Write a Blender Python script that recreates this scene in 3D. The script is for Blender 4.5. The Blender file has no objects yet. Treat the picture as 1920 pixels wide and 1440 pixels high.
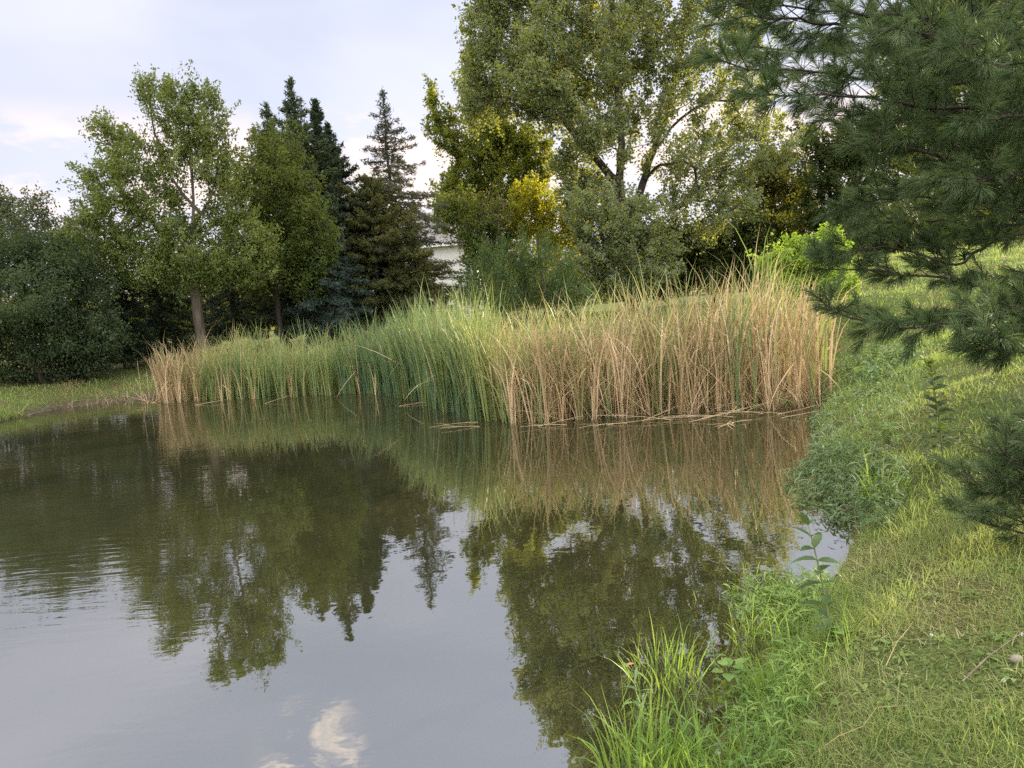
import bpy, math, numpy as np
from math import radians, sin, cos, pi
from mathutils import Vector, Matrix

rng = np.random.default_rng(7)
scene = bpy.context.scene
COL = scene.collection

# ------------------------------------------------------------------ camera
FPX, PITCH, ROLL, EYE = 1443.0, radians(5.75), radians(4.7), 2.05
CAM = np.array([0.0, 0.0, EYE])
fw = np.array([0, cos(PITCH), -sin(PITCH)])
r0 = np.array([1.0, 0, 0]); u0 = np.array([0, sin(PITCH), cos(PITCH)])
cr = cos(ROLL) * r0 - sin(ROLL) * u0
cu = sin(ROLL) * r0 + cos(ROLL) * u0

def ray(px, py):
    return fw + cr * ((px - 960) / FPX) - cu * ((py - 720) / FPX)

def at(px, py, Y):
    d = ray(px, py)
    return CAM + d * (Y / d[1])

def on(px, py, z=0.0):
    d = ray(px, py)
    return CAM + d * ((z - EYE) / d[2])

cam_d = bpy.data.cameras.new('camera'); cam = bpy.data.objects.new('camera', cam_d); COL.objects.link(cam)
cam.matrix_world = Matrix(((cr[0], cu[0], -fw[0], 0), (cr[1], cu[1], -fw[1], 0), (cr[2], cu[2], -fw[2], EYE), (0, 0, 0, 1)))
cam_d.sensor_width = 36; cam_d.lens = 36 * FPX / 1920
cam_d.clip_start = 0.05; cam_d.clip_end = 3000
scene.camera = cam

# ------------------------------------------------------------------ light
SUN_AZ, SUN_EL = radians(57), radians(14)
sd_ = Vector((sin(SUN_AZ) * cos(SUN_EL), cos(SUN_AZ) * cos(SUN_EL), sin(SUN_EL)))
sl = bpy.data.lights.new('sun', 'SUN'); sl.energy = 5.0; sl.angle = radians(0.6); sl.color = (1.0, 0.86, 0.60)
so = bpy.data.objects.new('sun', sl); COL.objects.link(so)
so.rotation_euler = sd_.to_track_quat('Z', 'Y').to_euler()

world = bpy.data.worlds.new('World'); scene.world = world; world.use_nodes = True
SKY_STRENGTH = 0.1
wn = world.node_tree; N = wn.nodes; L = wn.links
for n in list(N): N.remove(n)
wout = N.new('ShaderNodeOutputWorld'); bg = N.new('ShaderNodeBackground'); L.new(bg.outputs[0], wout.inputs[0])
bg.inputs[1].default_value = SKY_STRENGTH
sky = N.new('ShaderNodeTexSky'); sky.sky_type = 'NISHITA'; sky.sun_disc = False
sky.sun_elevation = SUN_EL; sky.sun_rotation = SUN_AZ; sky.air_density = 1.0; sky.dust_density = 1.2; sky.ozone_density = 1.5
tc = N.new('ShaderNodeTexCoord')

def wmath(op, a, b=None, clamp=False):
    m = N.new('ShaderNodeMath'); m.operation = op; m.use_clamp = clamp
    for i, v in enumerate((a, b)):
        if v is None: continue
        if isinstance(v, (int, float)): m.inputs[i].default_value = v
        else: L.new(v, m.inputs[i])
    return m.outputs[0]

def wnoise(vec, scale, detail, rough=0.55, dist=0.0):
    n = N.new('ShaderNodeTexNoise'); n.inputs['Scale'].default_value = scale; n.inputs['Detail'].default_value = detail
    n.inputs['Roughness'].default_value = rough; n.inputs['Distortion'].default_value = dist
    L.new(vec, n.inputs['Vector']); return n.outputs['Fac']

def wmap(v, a, b, c=0.0, d=1.0, smooth=True):
    m = N.new('ShaderNodeMapRange'); m.interpolation_type = 'SMOOTHSTEP' if smooth else 'LINEAR'
    L.new(v, m.inputs[0])
    for i, k in enumerate((a, b, c, d)): m.inputs[i + 1].default_value = k
    return m.outputs[0]

def wmix(f, a, b):
    m = N.new('ShaderNodeMix'); m.data_type = 'RGBA'
    if isinstance(f, float): m.inputs[0].default_value = f
    else: L.new(f, m.inputs[0])
    for i, v in ((6, a), (7, b)):
        if isinstance(v, tuple): m.inputs[i].default_value = (*v, 1)
        else: L.new(v, m.inputs[i])
    return m.outputs[2]

sep = N.new('ShaderNodeSeparateXYZ'); L.new(tc.outputs['Generated'], sep.inputs[0])
elev = sep.outputs[2]
# thin high veil, drifting streaks
mp = N.new('ShaderNodeMapping'); mp.inputs['Scale'].default_value = (1.0, 1.6, 3.2); mp.inputs['Rotation'].default_value = (0.2, 0.35, 0.5)
L.new(tc.outputs['Generated'], mp.inputs[0])
veil = wmap(wnoise(mp.outputs[0], 1.3, 4, 0.45, 0.5), 0.32, 0.72, 0.56, 0.93)
col = wmix(veil, sky.outputs[0], (5.15, 5.2, 6.2))
col = wmix(wmap(elev, 0.22, 0.0, 0.0, 0.7), col, (5.7, 5.1, 5.2))
# low cumulus band
mp2 = N.new('ShaderNodeMapping'); mp2.inputs['Scale'].default_value = (1, 1, 2.6); mp2.inputs['Location'].default_value = (0.35, 0.1, 0.0)
L.new(tc.outputs['Generated'], mp2.inputs[0])
cum = wmap(wnoise(mp2.outputs[0], 6.5, 8, 0.6), 0.44, 0.60)
band = wmath('MULTIPLY', wmap(elev, 0.09, 0.16), wmap(elev, 0.27, 0.20))
band = wmath('MULTIPLY', band, wmap(elev, 0.0, 0.5, 1.0, 1.0))
col = wmix(wmath('MULTIPLY', wmath('MULTIPLY', cum, band), 0.85), col, (7.2, 5.9, 5.4))
# one wispy cloud high up, seen mirrored in the pond
wd = ray(585, 1425); wd = wd / np.linalg.norm(wd); wd[2] *= -1
dp = N.new('ShaderNodeVectorMath'); dp.operation = 'DOT_PRODUCT'; L.new(tc.outputs['Generated'], dp.inputs[0]); dp.inputs[1].default_value = tuple(wd)
wz = wmap(dp.outputs['Value'], 0.9968, 0.9996)
mp3 = N.new('ShaderNodeMapping'); mp3.inputs['Scale'].default_value = (1.0, 2.0, 2.0); mp3.inputs['Rotation'].default_value = (0.4, 0.9, 0.3)
L.new(tc.outputs['Generated'], mp3.inputs[0])
wz = wmath('MULTIPLY', wz, wmap(wnoise(mp3.outputs[0], 9, 8, 0.62, 1.2), 0.44, 0.68))
col = wmix(wz, col, (8.6, 7.5, 6.8))
# bright fill glow added to the unseen sky overhead and behind the viewer
fill_mask = wmath('MAXIMUM', wmap(sep.outputs[1], 0.15, -0.45), wmap(elev, 0.62, 0.85))
fill_mask = wmath('MULTIPLY', fill_mask, wmap(elev, 0.02, 0.2))
fill_col = wmix(wmap(wnoise(tc.outputs['Generated'], 2.5, 6), 0.35, 0.65), (13.0, 13.0, 14.0), (20.0, 19.4, 18.8))
col = wmix(fill_mask, col, fill_col)
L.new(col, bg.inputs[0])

scene.view_settings.view_transform = 'Standard'; scene.view_settings.look = 'None'
scene.view_settings.exposure = 0.92; scene.view_settings.gamma = 1.0
scene.render.engine = 'CYCLES'
cy = scene.cycles
cy.use_denoising = False
try:
    cy.denoiser = 'OPENIMAGEDENOISE'; cy.denoising_input_passes = 'RGB_ALBEDO_NORMAL'; cy.denoising_prefilter = 'ACCURATE'
except Exception: pass
cy.max_bounces = 6; cy.diffuse_bounces = 3; cy.glossy_bounces = 3; cy.transmission_bounces = 4; cy.transparent_max_bounces = 4
cy.caustics_reflective = False; cy.caustics_refractive = False
cy.sample_clamp_indirect = 4.0

# ------------------------------------------------------------------ helpers
def link(o, parent=None):
    COL.objects.link(o)
    if parent is not None: o.parent = parent
    return o

def mesh(name, verts, faces, mat=None, parent=None, tint=None, smooth=True):
    """faces: list of int arrays (n,k)."""
    me = bpy.data.meshes.new(name)
    verts = np.asarray(verts, dtype=np.float32).reshape(-1, 3)
    faces = [np.asarray(f, dtype=np.int32) for f in faces if len(f)]
    me.vertices.add(len(verts)); me.vertices.foreach_set('co', verts.ravel())
    loops = np.concatenate([f.ravel() for f in faces])
    tot = np.concatenate([np.full(len(f), f.shape[1], np.int32) for f in faces])
    st = np.concatenate(([0], np.cumsum(tot)[:-1])).astype(np.int32)
    me.loops.add(len(loops)); me.loops.foreach_set('vertex_index', loops)
    me.polygons.add(len(tot)); me.polygons.foreach_set('loop_start', st)
    try: me.polygons.foreach_set('loop_total', tot)
    except Exception: pass
    me.polygons.foreach_set('use_smooth', np.full(len(tot), smooth, dtype=bool))
    if tint is not None:
        a = me.attributes.new('tint', 'FLOAT', 'POINT'); a.data.foreach_set('value', np.asarray(tint, dtype=np.float32))
    me.update(calc_edges=True)
    if mat is not None: me.materials.append(mat)
    return link(bpy.data.objects.new(name, me), parent)

def tag(o, label=None, cat=None, group=None, kind=None):
    if label: o['label'] = label
    if cat: o['category'] = cat
    if group: o['group'] = group
    if kind: o['kind'] = kind
    return o

def thing(name, loc, label, cat, group=None):
    o = bpy.data.objects.new(name, None); o.location = tuple(float(c) for c in loc); o.empty_display_size = 0.2
    link(o); tag(o, label, cat, group); return o

class Geo:
    """collects verts / faces / tints in world coordinates, builds relative to an origin"""
    def __init__(s): s.v = []; s.f = []; s.t = []; s.n = 0
    def add(s, v, faces, t=0.5):
        v = np.asarray(v, float).reshape(-1, 3)
        for f in faces: s.f.append(np.asarray(f, np.int64) + s.n)
        s.v.append(v); s.n += len(v)
        s.t.append(np.full(len(v), t) if np.isscalar(t) else np.asarray(t, float))
    def build(s, name, mat, parent=None, smooth=True):
        v = np.concatenate(s.v)
        if parent is not None: v = v - np.array(parent.matrix_world.translation if parent.parent else parent.location)
        by = {}
        for f in s.f: by.setdefault(f.shape[1], []).append(f)
        return mesh(name, v, [np.concatenate(x) for x in by.values()], mat, parent, np.concatenate(s.t), smooth)

def unit(v): 
    v = np.asarray(v, float); return v / (np.linalg.norm(v, axis=-1, keepdims=True) + 1e-9)

def rand_unit(n):
    return unit(rng.normal(size=(n, 3)))

def tube(g, pts, rad, ns=6, t=0.5, cap=True):
    pts = np.asarray(pts, float); m = len(pts)
    if m < 2: return
    rad = np.broadcast_to(np.asarray(rad, float), (m,))
    tan = unit(np.gradient(pts, axis=0))
    ref = np.array([0.31, 0.87, 0.12]) if abs(tan[:, 1]).mean() < 0.8 else np.array([1.0, 0.1, 0.2])
    a = unit(np.cross(tan, ref)); b = np.cross(tan, a)
    ang = np.arange(ns) * 2 * pi / ns
    ring = pts[:, None] + rad[:, None, None] * (np.cos(ang)[None, :, None] * a[:, None] + np.sin(ang)[None, :, None] * b[:, None])
    i = np.arange(m - 1)[:, None] * ns; j = np.arange(ns)[None]
    k = (j + 1) % ns
    q = np.stack(np.broadcast_arrays(i + j, i + k, i + ns + k, i + ns + j), -1).reshape(-1, 4)
    fs = [q]
    if cap: fs.append(((m - 1) * ns + np.arange(ns))[None])
    g.add(ring.reshape(-1, 3), fs, t)

def leaves(g, c, nrm, dirn, ln, wd, tint):
    """diamond leaves: centre, normal, long direction, length, width"""
    n = len(c)
    dirn = unit(dirn - nrm * np.sum(dirn * nrm, 1, keepdims=True)); side = np.cross(nrm, dirn)
    ln = np.broadcast_to(ln, (n,))[:, None]; wd = np.broadcast_to(wd, (n,))[:, None]
    v = np.stack([c - dirn * ln * .5, c + side * wd * .5 - dirn * ln * .08 + nrm * wd * .12, c + dirn * ln * .5, c - side * wd * .5 - dirn * ln * .08 + nrm * wd * .12], 1)
    g.add(v.reshape(-1, 3), [np.arange(4 * n).reshape(n, 4)], np.repeat(np.broadcast_to(tint, (n,)), 4))

def blades(g, base, seglen, thetas, az, width, tint, side_az=None, prof=None, tipdark=0.0):
    """strip blades. base (N,3); seglen (N,) ; thetas (N,S) angle from vertical per segment; az heading of lean"""
    n, S = thetas.shape
    lean = np.stack([np.cos(az), np.sin(az), np.zeros(n)], 1)
    if side_az is None: side_az = rng.uniform(0, 2 * pi, n)
    side = np.stack([np.cos(side_az), np.sin(side_az), np.zeros(n)], 1)
    p = base.copy(); P = [p.copy()]
    for s in range(S):
        p = p + seglen[:, None] * (np.sin(thetas[:, s])[:, None] * lean + np.cos(thetas[:, s])[:, None] * np.array([0, 0, 1.0]))
        P.append(p.copy())
    if prof is None: prof = 1 - (np.arange(S + 1) / S) ** 2.2 * 0.92
    P = np.stack(P, 1)
    w = np.broadcast_to(width, (n,))[:, None, None] * np.asarray(prof)[None, :, None] * 0.5
    v = np.stack([P - side[:, None] * w, P + side[:, None] * w], 2)      # n,S+1,2,3
    b = (np.arange(n) * (S + 1) * 2)[:, None] + (np.arange(S) * 2)[None]
    q = np.stack([b, b + 1, b + 3, b + 2], -1).reshape(-1, 4)
    tt = np.repeat(np.broadcast_to(tint, (n,))[:, None], (S + 1), 1) + tipdark * (np.arange(S + 1) / S)[None] ** 2
    g.add(v.reshape(-1, 3), [q], np.repeat(tt.reshape(-1), 2))

def lance(g, base, dirn, up, ln, wd, droop, tint, fold=0.25, ovate=False):
    """leaf with folded midrib and droop: base (N,3), unit direction, up hint"""
    n = len(base); dirn = unit(dirn); side = unit(np.cross(dirn, up)); nn = np.cross(side, dirn)
    ln = np.broadcast_to(ln, (n,)); wd = np.broadcast_to(wd, (n,)); droop = np.broadcast_to(droop, (n,))
    ts = np.array([0, .2, .45, .72, 1.0]); ww = np.array([.06, .8, 1, .72, .02]) if ovate else np.array([.1, .7, 1, .6, .02])
    P = base[:, None] + dirn[:, None] * (ln[:, None] * ts)[..., None] - np.array([0, 0, 1.0]) * (ln[:, None] * droop[:, None] * ts ** 2)[..., None]
    w = (wd[:, None] * ww * .5)[..., None]
    Lf = P + side[:, None] * w + nn[:, None] * w * fold; Rt = P - side[:, None] * w + nn[:, None] * w * fold
    v = np.stack([Lf, P, Rt], 2)            # n,5,3,3
    b = (np.arange(n) * 15)[:, None, None] + (np.arange(4) * 3)[None, :, None] + np.arange(2)[None, None]
    q = np.stack([b, b + 1, b + 4, b + 3], -1).reshape(-1, 4)
    g.add(v.reshape(-1, 3), [q], np.repeat(np.broadcast_to(tint, (n,)), 15))

# ------------------------------------------------------------------ materials
def newmat(name):
    m = bpy.data.materials.new(name); m.use_nodes = True
    t = m.node_tree
    for n in list(t.nodes): t.nodes.remove(n)
    out = t.nodes.new('ShaderNodeOutputMaterial')
    return m, t, out

def ramp(t, fac, cols, interp='LINEAR'):
    r = t.nodes.new('ShaderNodeValToRGB'); r.color_ramp.interpolation = interp
    e = r.color_ramp.elements
    while len(e) < len(cols): e.new(0.5)
    for i, c in enumerate(cols):
        p, cc = c if isinstance(c[1], tuple) else (i / (len(cols) - 1), c)
        e[i].position = p; e[i].color = (*cc, 1)
    t.links.new(fac, r.inputs[0]); return r.outputs[0]

def leafmat(name, cols, trans=(0.35, 0.40, 0.05), tf=0.35, rough=0.6, spec=0.12, noise=0.5):
    m, t, out = newmat(name)
    a = t.nodes.new('ShaderNodeAttribute'); a.attribute_name = 'tint'
    geo = t.nodes.new('ShaderNodeNewGeometry')
    nz = t.nodes.new('ShaderNodeTexNoise'); nz.inputs['Scale'].default_value = noise; nz.inputs['Detail'].default_value = 3
    t.links.new(geo.outputs['Position'], nz.inputs['Vector'])
    md = t.nodes.new('ShaderNodeMath'); md.operation = 'MULTIPLY_ADD'; md.inputs[1].default_value = 0.9; md.inputs[2].default_value = -0.45
    t.links.new(nz.outputs['Fac'], md.inputs[0])
    ad = t.nodes.new('ShaderNodeMath'); ad.operation = 'ADD'; ad.use_clamp = True
    t.links.new(a.outputs['Fac'], ad.inputs[0]); t.links.new(md.outputs[0], ad.inputs[1])
    c = ramp(t, ad.outputs[0], cols)
    p = t.nodes.new('ShaderNodeBsdfPrincipled'); t.links.new(c, p.inputs['Base Color'])
    p.inputs['Roughness'].default_value = rough; p.inputs['Specular IOR Level'].default_value = spec
    if tf > 0:
        tr = t.nodes.new('ShaderNodeBsdfTranslucent')
        mx = t.nodes.new('ShaderNodeMix'); mx.data_type = 'RGBA'; mx.inputs[0].default_value = 0.7
        t.links.new(c, mx.inputs[6]); mx.inputs[7].default_value = (*trans, 1)
        t.links.new(mx.outputs[2], tr.inputs[0])
        ms = t.nodes.new('ShaderNodeMixShader'); ms.inputs[0].default_value = tf
        t.links.new(p.outputs[0], ms.inputs[1]); t.links.new(tr.outputs[0], ms.inputs[2]); t.links.new(ms.outputs[0], out.inputs[0])
    else: t.links.new(p.outputs[0], out.inputs[0])
    return m

def barkmat(name, c0, c1, scale=9.0, bump=0.6):
    m, t, out = newmat(name)
    geo = t.nodes.new('ShaderNodeNewGeometry')
    mp = t.nodes.new('ShaderNodeMapping'); mp.inputs['Scale'].default_value = (1, 1, 0.18); t.links.new(geo.outputs['Position'], mp.inputs[0])
    nz = t.nodes.new('ShaderNodeTexNoise'); nz.inputs['Scale'].default_value = scale; nz.inputs['Detail'].default_value = 6; nz.inputs['Roughness'].default_value = 0.65
    t.links.new(mp.outputs[0], nz.inputs['Vector'])
    c = ramp(t, nz.outputs['Fac'], [(0.32, c0), (0.68, c1)])
    p = t.nodes.new('ShaderNodeBsdfPrincipled'); p.inputs['Roughness'].default_value = 0.9; p.inputs['Specular IOR Level'].default_value = 0.15
    t.links.new(c, p.inputs['Base Color'])
    b = t.nodes.new('ShaderNodeBump'); b.inputs['Strength'].default_value = bump; b.inputs['Distance'].default_value = 0.05
    t.links.new(nz.outputs['Fac'], b.inputs['Height']); t.links.new(b.outputs[0], p.inputs['Normal']); t.links.new(p.outputs[0], out.inputs[0])
    return m

def plainmat(name, c0, c1, scale=4.0, rough=0.8):
    m, t, out = newmat(name)
    geo = t.nodes.new('ShaderNodeNewGeometry')
    nz = t.nodes.new('ShaderNodeTexNoise'); nz.inputs['Scale'].default_value = scale; nz.inputs['Detail'].default_value = 5
    t.links.new(geo.outputs['Position'], nz.inputs['Vector'])
    c = ramp(t, nz.outputs['Fac'], [(0.3, c0), (0.7, c1)])
    p = t.nodes.new('ShaderNodeBsdfPrincipled'); p.inputs['Roughness'].default_value = rough; p.inputs['Specular IOR Level'].default_value = 0.25
    t.links.new(c, p.inputs['Base Color']); t.links.new(p.outputs[0], out.inputs[0])
    return m

M = {}
M['cottonwood'] = leafmat('cottonwood_leaf', [(0.062, 0.095, 0.062), (0.108, 0.148, 0.098), (0.175, 0.220, 0.155)], (0.72, 0.71, 0.06), 0.42, 0.5, 0.2)
M['poplar'] = leafmat('poplar_leaf', [(0.045, 0.075, 0.02), (0.085, 0.12, 0.03), (0.14, 0.17, 0.05)], (0.70, 0.70, 0.05), 0.36, 0.55, 0.15)
M['ash'] = leafmat('ash_leaf', [(0.048, 0.078, 0.022), (0.098, 0.142, 0.038), (0.165, 0.21, 0.065)], (0.44, 0.46, 0.05), 0.38, 0.5, 0.35)
M['maple'] = leafmat('maple_leaf', [(0.035, 0.060, 0.018), (0.070, 0.105, 0.028), (0.120, 0.150, 0.045)], (0.40, 0.40, 0.04), 0.35)
M['greyleaf'] = leafmat('grey_green_leaf', [(0.040, 0.056, 0.035), (0.070, 0.090, 0.055), (0.110, 0.135, 0.085)], (0.3, 0.33, 0.06), 0.32)
M['bushdark'] = leafmat('dark_bush_leaf', [(0.022, 0.038, 0.020), (0.048, 0.072, 0.036), (0.098, 0.128, 0.068)], (0.22, 0.28, 0.04), 0.28)
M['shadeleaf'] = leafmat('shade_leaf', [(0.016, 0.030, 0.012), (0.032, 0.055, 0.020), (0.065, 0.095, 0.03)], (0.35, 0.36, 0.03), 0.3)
M['olive'] = leafmat('olive_leaf', [(0.040, 0.055, 0.018), (0.075, 0.092, 0.028), (0.12, 0.14, 0.045)], (0.5, 0.45, 0.03), 0.36)
M['yellowbush'] = leafmat('yellow_bush_leaf', [(0.09, 0.11, 0.02), (0.17, 0.18, 0.03), (0.28, 0.26, 0.04)], (0.82, 0.76, 0.04), 0.5)
M['willow'] = leafmat('willow_leaf', [(0.040, 0.070, 0.028), (0.075, 0.120, 0.048), (0.125, 0.18, 0.08)], (0.3, 0.38, 0.05), 0.33)
M['lime'] = leafmat('lime_leaf', [(0.12, 0.20, 0.03), (0.20, 0.30, 0.05), (0.30, 0.40, 0.08)], (0.5, 0.66, 0.05), 0.45)
M['spruce'] = leafmat('spruce_needle', [(0.016, 0.028, 0.016), (0.032, 0.050, 0.027), (0.062, 0.084, 0.046)], (0.1, 0.12, 0.03), 0.12)
M['cedar'] = leafmat('cedar_needle', [(0.032, 0.050, 0.026), (0.058, 0.082, 0.042), (0.10, 0.13, 0.065)], (0.2, 0.2, 0.03), 0.18)
M['bluespruce'] = leafmat('blue_spruce_needle', [(0.024, 0.040, 0.034), (0.042, 0.064, 0.052), (0.078, 0.108, 0.088)], (0.1, 0.14, 0.08), 0.12)
M['bronze'] = leafmat('bronze_juniper_needle', [(0.030, 0.040, 0.018), (0.056, 0.068, 0.028), (0.105, 0.108, 0.040)], (0.42, 0.36, 0.04), 0.25)
M['opencedar'] = leafmat('open_cedar_needle', [(0.045, 0.052, 0.032), (0.07, 0.08, 0.05), (0.11, 0.12, 0.075)], (0.2, 0.2, 0.05), 0.2)
M['pineneedle'] = leafmat('pine_needle', [(0.036, 0.062, 0.027), (0.084, 0.126, 0.052), (0.170, 0.222, 0.105)], (0.18, 0.26, 0.06), 0.22, 0.55, 0.12, noise=1.5)
M['bark'] = barkmat('grey_bark', (0.045, 0.036, 0.028), (0.14, 0.115, 0.09))
M['bark_dark'] = barkmat('dark_bark', (0.022, 0.018, 0.014), (0.075, 0.06, 0.048))
M['bark_pine'] = barkmat('pine_bark', (0.030, 0.025, 0.021), (0.10, 0.082, 0.068), 18)
M['twig_dead'] = barkmat('dead_wood', (0.14, 0.11, 0.08), (0.32, 0.26, 0.20), 20)
M['reed_green'] = leafmat('green_reed_blade', [(0.045, 0.090, 0.045), (0.095, 0.165, 0.075), (0.22, 0.27, 0.09), (0.44, 0.38, 0.16)], (0.42, 0.48, 0.09), 0.3, 0.45, 0.4, noise=0.8)
M['reed_dry'] = leafmat('dry_reed_blade', [(0.14, 0.15, 0.05), (0.34, 0.25, 0.125), (0.60, 0.445, 0.26), (0.80, 0.63, 0.42)], (0.6, 0.46, 0.24), 0.22, 0.6, 0.25, noise=0.8)
M['grass'] = leafmat('lawn_blade', [(0.10, 0.18, 0.055), (0.21, 0.285, 0.085), (0.37, 0.385, 0.14), (0.56, 0.48, 0.28)], (0.45, 0.54, 0.10), 0.35, 0.55, 0.15, noise=0.7)
M['tuft'] = leafmat('water_grass_blade', [(0.085, 0.17, 0.035), (0.17, 0.29, 0.055), (0.34, 0.44, 0.08)], (0.45, 0.58, 0.05), 0.36, 0.45, 0.35, noise=2)
M['weed'] = leafmat('smartweed_leaf', [(0.060, 0.110, 0.042), (0.120, 0.190, 0.082), (0.27, 0.34, 0.18)], (0.32, 0.45, 0.06), 0.3, 0.55, 0.15, noise=1.5)
M['weedbright'] = leafmat('bright_weed_leaf', [(0.075, 0.15, 0.034), (0.155, 0.26, 0.06), (0.29, 0.38, 0.10)], (0.42, 0.55, 0.05), 0.34, 0.5, 0.3, noise=2)
M['milkweed'] = leafmat('milkweed_leaf', [(0.045, 0.080, 0.030), (0.075, 0.12, 0.045), (0.14, 0.20, 0.09)], (0.30, 0.40, 0.05), 0.25, 0.6, 0.12, noise=3)
M['stem'] = plainmat('plant_stem', (0.13, 0.17, 0.06), (0.20, 0.22, 0.09), 15)
M['straw'] = plainmat('straw', (0.36, 0.27, 0.14), (0.55, 0.43, 0.25), 20)
M['seedhead'] = plainmat('cattail_brown', (0.10, 0.045, 0.02), (0.17, 0.08, 0.035), 60, 0.95)
M['stone'] = plainmat('pale_stone', (0.22, 0.19, 0.16), (0.34, 0.30, 0.26), 25)
M['leafbrown'] = plainmat('fallen_leaf', (0.30, 0.12, 0.05), (0.45, 0.22, 0.10), 30)
M['flower'] = plainmat('white_flower', (0.50, 0.50, 0.46), (0.62, 0.62, 0.56), 30)

# ------------------------------------------------------------------ pond outline and terrain
def P2(px, py): return on(px, py)[:2]
right_shore = [(1425, 1440), (1440, 1365), (1470, 1285), (1515, 1190), (1555, 1105), (1590, 1050), (1608, 1008), (1595, 975), (1560, 930), (1535, 870), (1530, 810), (1545, 760)]
rs = [P2(*p) for p in right_shore]
reed_front_px = [(285, 757), (310, 756), (400, 751), (500, 747), (600, 742), (690, 739), (740, 744), (790, 756), (850, 778), (900, 789), (960, 793), (1030, 791), (1100, 786), (1200, 780), (1300, 775), (1400, 770), (1500, 764), (1560, 752)]
RFX = np.array([p[0] for p in reed_front_px], float); RFY = np.array([p[1] for p in reed_front_px], float)
back = []
for px, py in reed_front_px[::-1]:
    q = P2(px, py); back.append(q + np.array([0.25, 2.6]))
left = [P2(262, 750), P2(190, 756), P2(120, 765), P2(60, 777), P2(0, 790), P2(-120, 815), P2(-300, 850), np.array([-24, 10.0]), np.array([-30, -6.0]), np.array([-12, -9.0]), np.array([-3.0, -3.2]), np.array([-0.9, -1.0]), np.array([-0.35, 0.2]), np.array([0.25, 1.2]), np.array([0.75, 2.3])]
POLY = np.array(rs + [back[0] + np.array([0.3, -1.0])] + back + left)

def sdist(x, y):
    p = np.stack([np.asarray(x, float).ravel(), np.asarray(y, float).ravel()], 1)
    out = np.empty(len(p))
    a = POLY; b = np.roll(POLY, -1, 0); ab = b - a; ab2 = (ab ** 2).sum(1)
    for s in range(0, len(p), 20000):
        q = p[s:s + 20000]
        t = np.clip(((q[:, None] - a) * ab).sum(2) / ab2, 0, 1)
        d = np.sqrt((((q[:, None] - a) - t[..., None] * ab) ** 2).sum(2)).min(1)
        c = ((a[:, 1] > q[:, None, 1]) != (b[:, 1] > q[:, None, 1])) & (q[:, None, 0] < (b[:, 0] - a[:, 0]) * (q[:, None, 1] - a[:, 1]) / (b[:, 1] - a[:, 1] + 1e-12) + a[:, 0])
        ins = c.sum(1) % 2 == 1
        out[s:s + 20000] = np.where(ins, -d, d)
    return out.reshape(np.shape(x))

def sstep(a, b, x):
    t = np.clip((x - a) / (b - a), 0, 1); return t * t * (3 - 2 * t)

def ground(x, y, s=None):
    x = np.asarray(x, float); y = np.asarray(y, float)
    if s is None: s = sdist(x, y)
    so_ = np.maximum(s, 0)
    zr = 0.27 * (1 - np.exp(-so_ / 0.3)) + 2.65 * np.tanh(0.29 * so_ / 2.65)
    zl = 0.32 * (1 - np.exp(-so_ / 0.6)) + 0.95 * np.tanh(0.13 * so_ / 0.95)
    w = sstep(-2.5, 2.5, x - (0.55 * y - 5))
    z = w * zr + (1 - w) * zl
    bump = 0.05 * np.sin(1.7 * x + 0.6 * y) * np.sin(1.3 * y - 0.4 * x) + 0.022 * np.sin(4.3 * x + 1.1) * np.sin(3.7 * y + 2.0 * x)
    z = z + bump * np.minimum(so_ / 1.0, 1)
    return np.where(s < 0, np.maximum(0.55 * s, -0.9), z)

def gz(x, y): return float(ground(np.array([x]), np.array([y]))[0])

def axis(a, b, fine, n):
    # spacing fine within [a,b], growing outward to the horizon
    mid = np.arange(a, b + 1e-6, fine); g = [b]; st = fine
    while g[-1] < 900: st *= 1.13; g.append(g[-1] + st)
    h = [a]; st = fine
    while h[-1] > -900: st *= 1.13; h.append(h[-1] - st)
    return np.array(h[1:][::-1] + list(mid) + g[1:])

gx = axis(-16, 16, 0.14, 0); gy = axis(0, 26, 0.14, 0)
X, Yg = np.meshgrid(gx, gy)
Z = ground(X, Yg)
nx, ny = len(gx), len(gy)
ii = (np.arange(ny - 1)[:, None] * nx + np.arange(nx - 1)[None])
gq = np.stack([ii, ii + 1, ii + nx + 1, ii + nx], -1).reshape(-1, 4)

gm, t, out = newmat('ground_soil_and_turf')
geo = t.nodes.new('ShaderNodeNewGeometry')
def tn(scale, det=5, vec=None, rough=0.6):
    n = t.nodes.new('ShaderNodeTexNoise'); n.inputs['Scale'].default_value = scale; n.inputs['Detail'].default_value = det; n.inputs['Roughness'].default_value = rough
    t.links.new(vec or geo.outputs['Position'], n.inputs['Vector']); return n.outputs['Fac']
c1 = ramp(t, tn(1.1, 6), [(0.34, (0.16, 0.11, 0.065)), (0.44, (0.15, 0.15, 0.06)), (0.58, (0.11, 0.155, 0.045)), (0.78, (0.20, 0.20, 0.085))])
c2 = ramp(t, tn(60, 6), [(0.34, (0.25, 0.25, 0.25)), (0.66, (1.35, 1.3, 1.2))])
mul = t.nodes.new('ShaderNodeMix'); mul.data_type = 'RGBA'; mul.blend_type = 'MULTIPLY'; mul.inputs[0].default_value = 1.0
t.links.new(c1, mul.inputs[6]); t.links.new(c2, mul.inputs[7])
sx = t.nodes.new('ShaderNodeSeparateXYZ'); t.links.new(geo.outputs['Position'], sx.inputs[0])
mr = t.nodes.new('ShaderNodeMapRange'); t.links.new(sx.outputs[2], mr.inputs[0]); mr.inputs[1].default_value = 0.03; mr.inputs[2].default_value = 0.34; mr.inputs[3].default_value = 1; mr.inputs[4].default_value = 0
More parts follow.
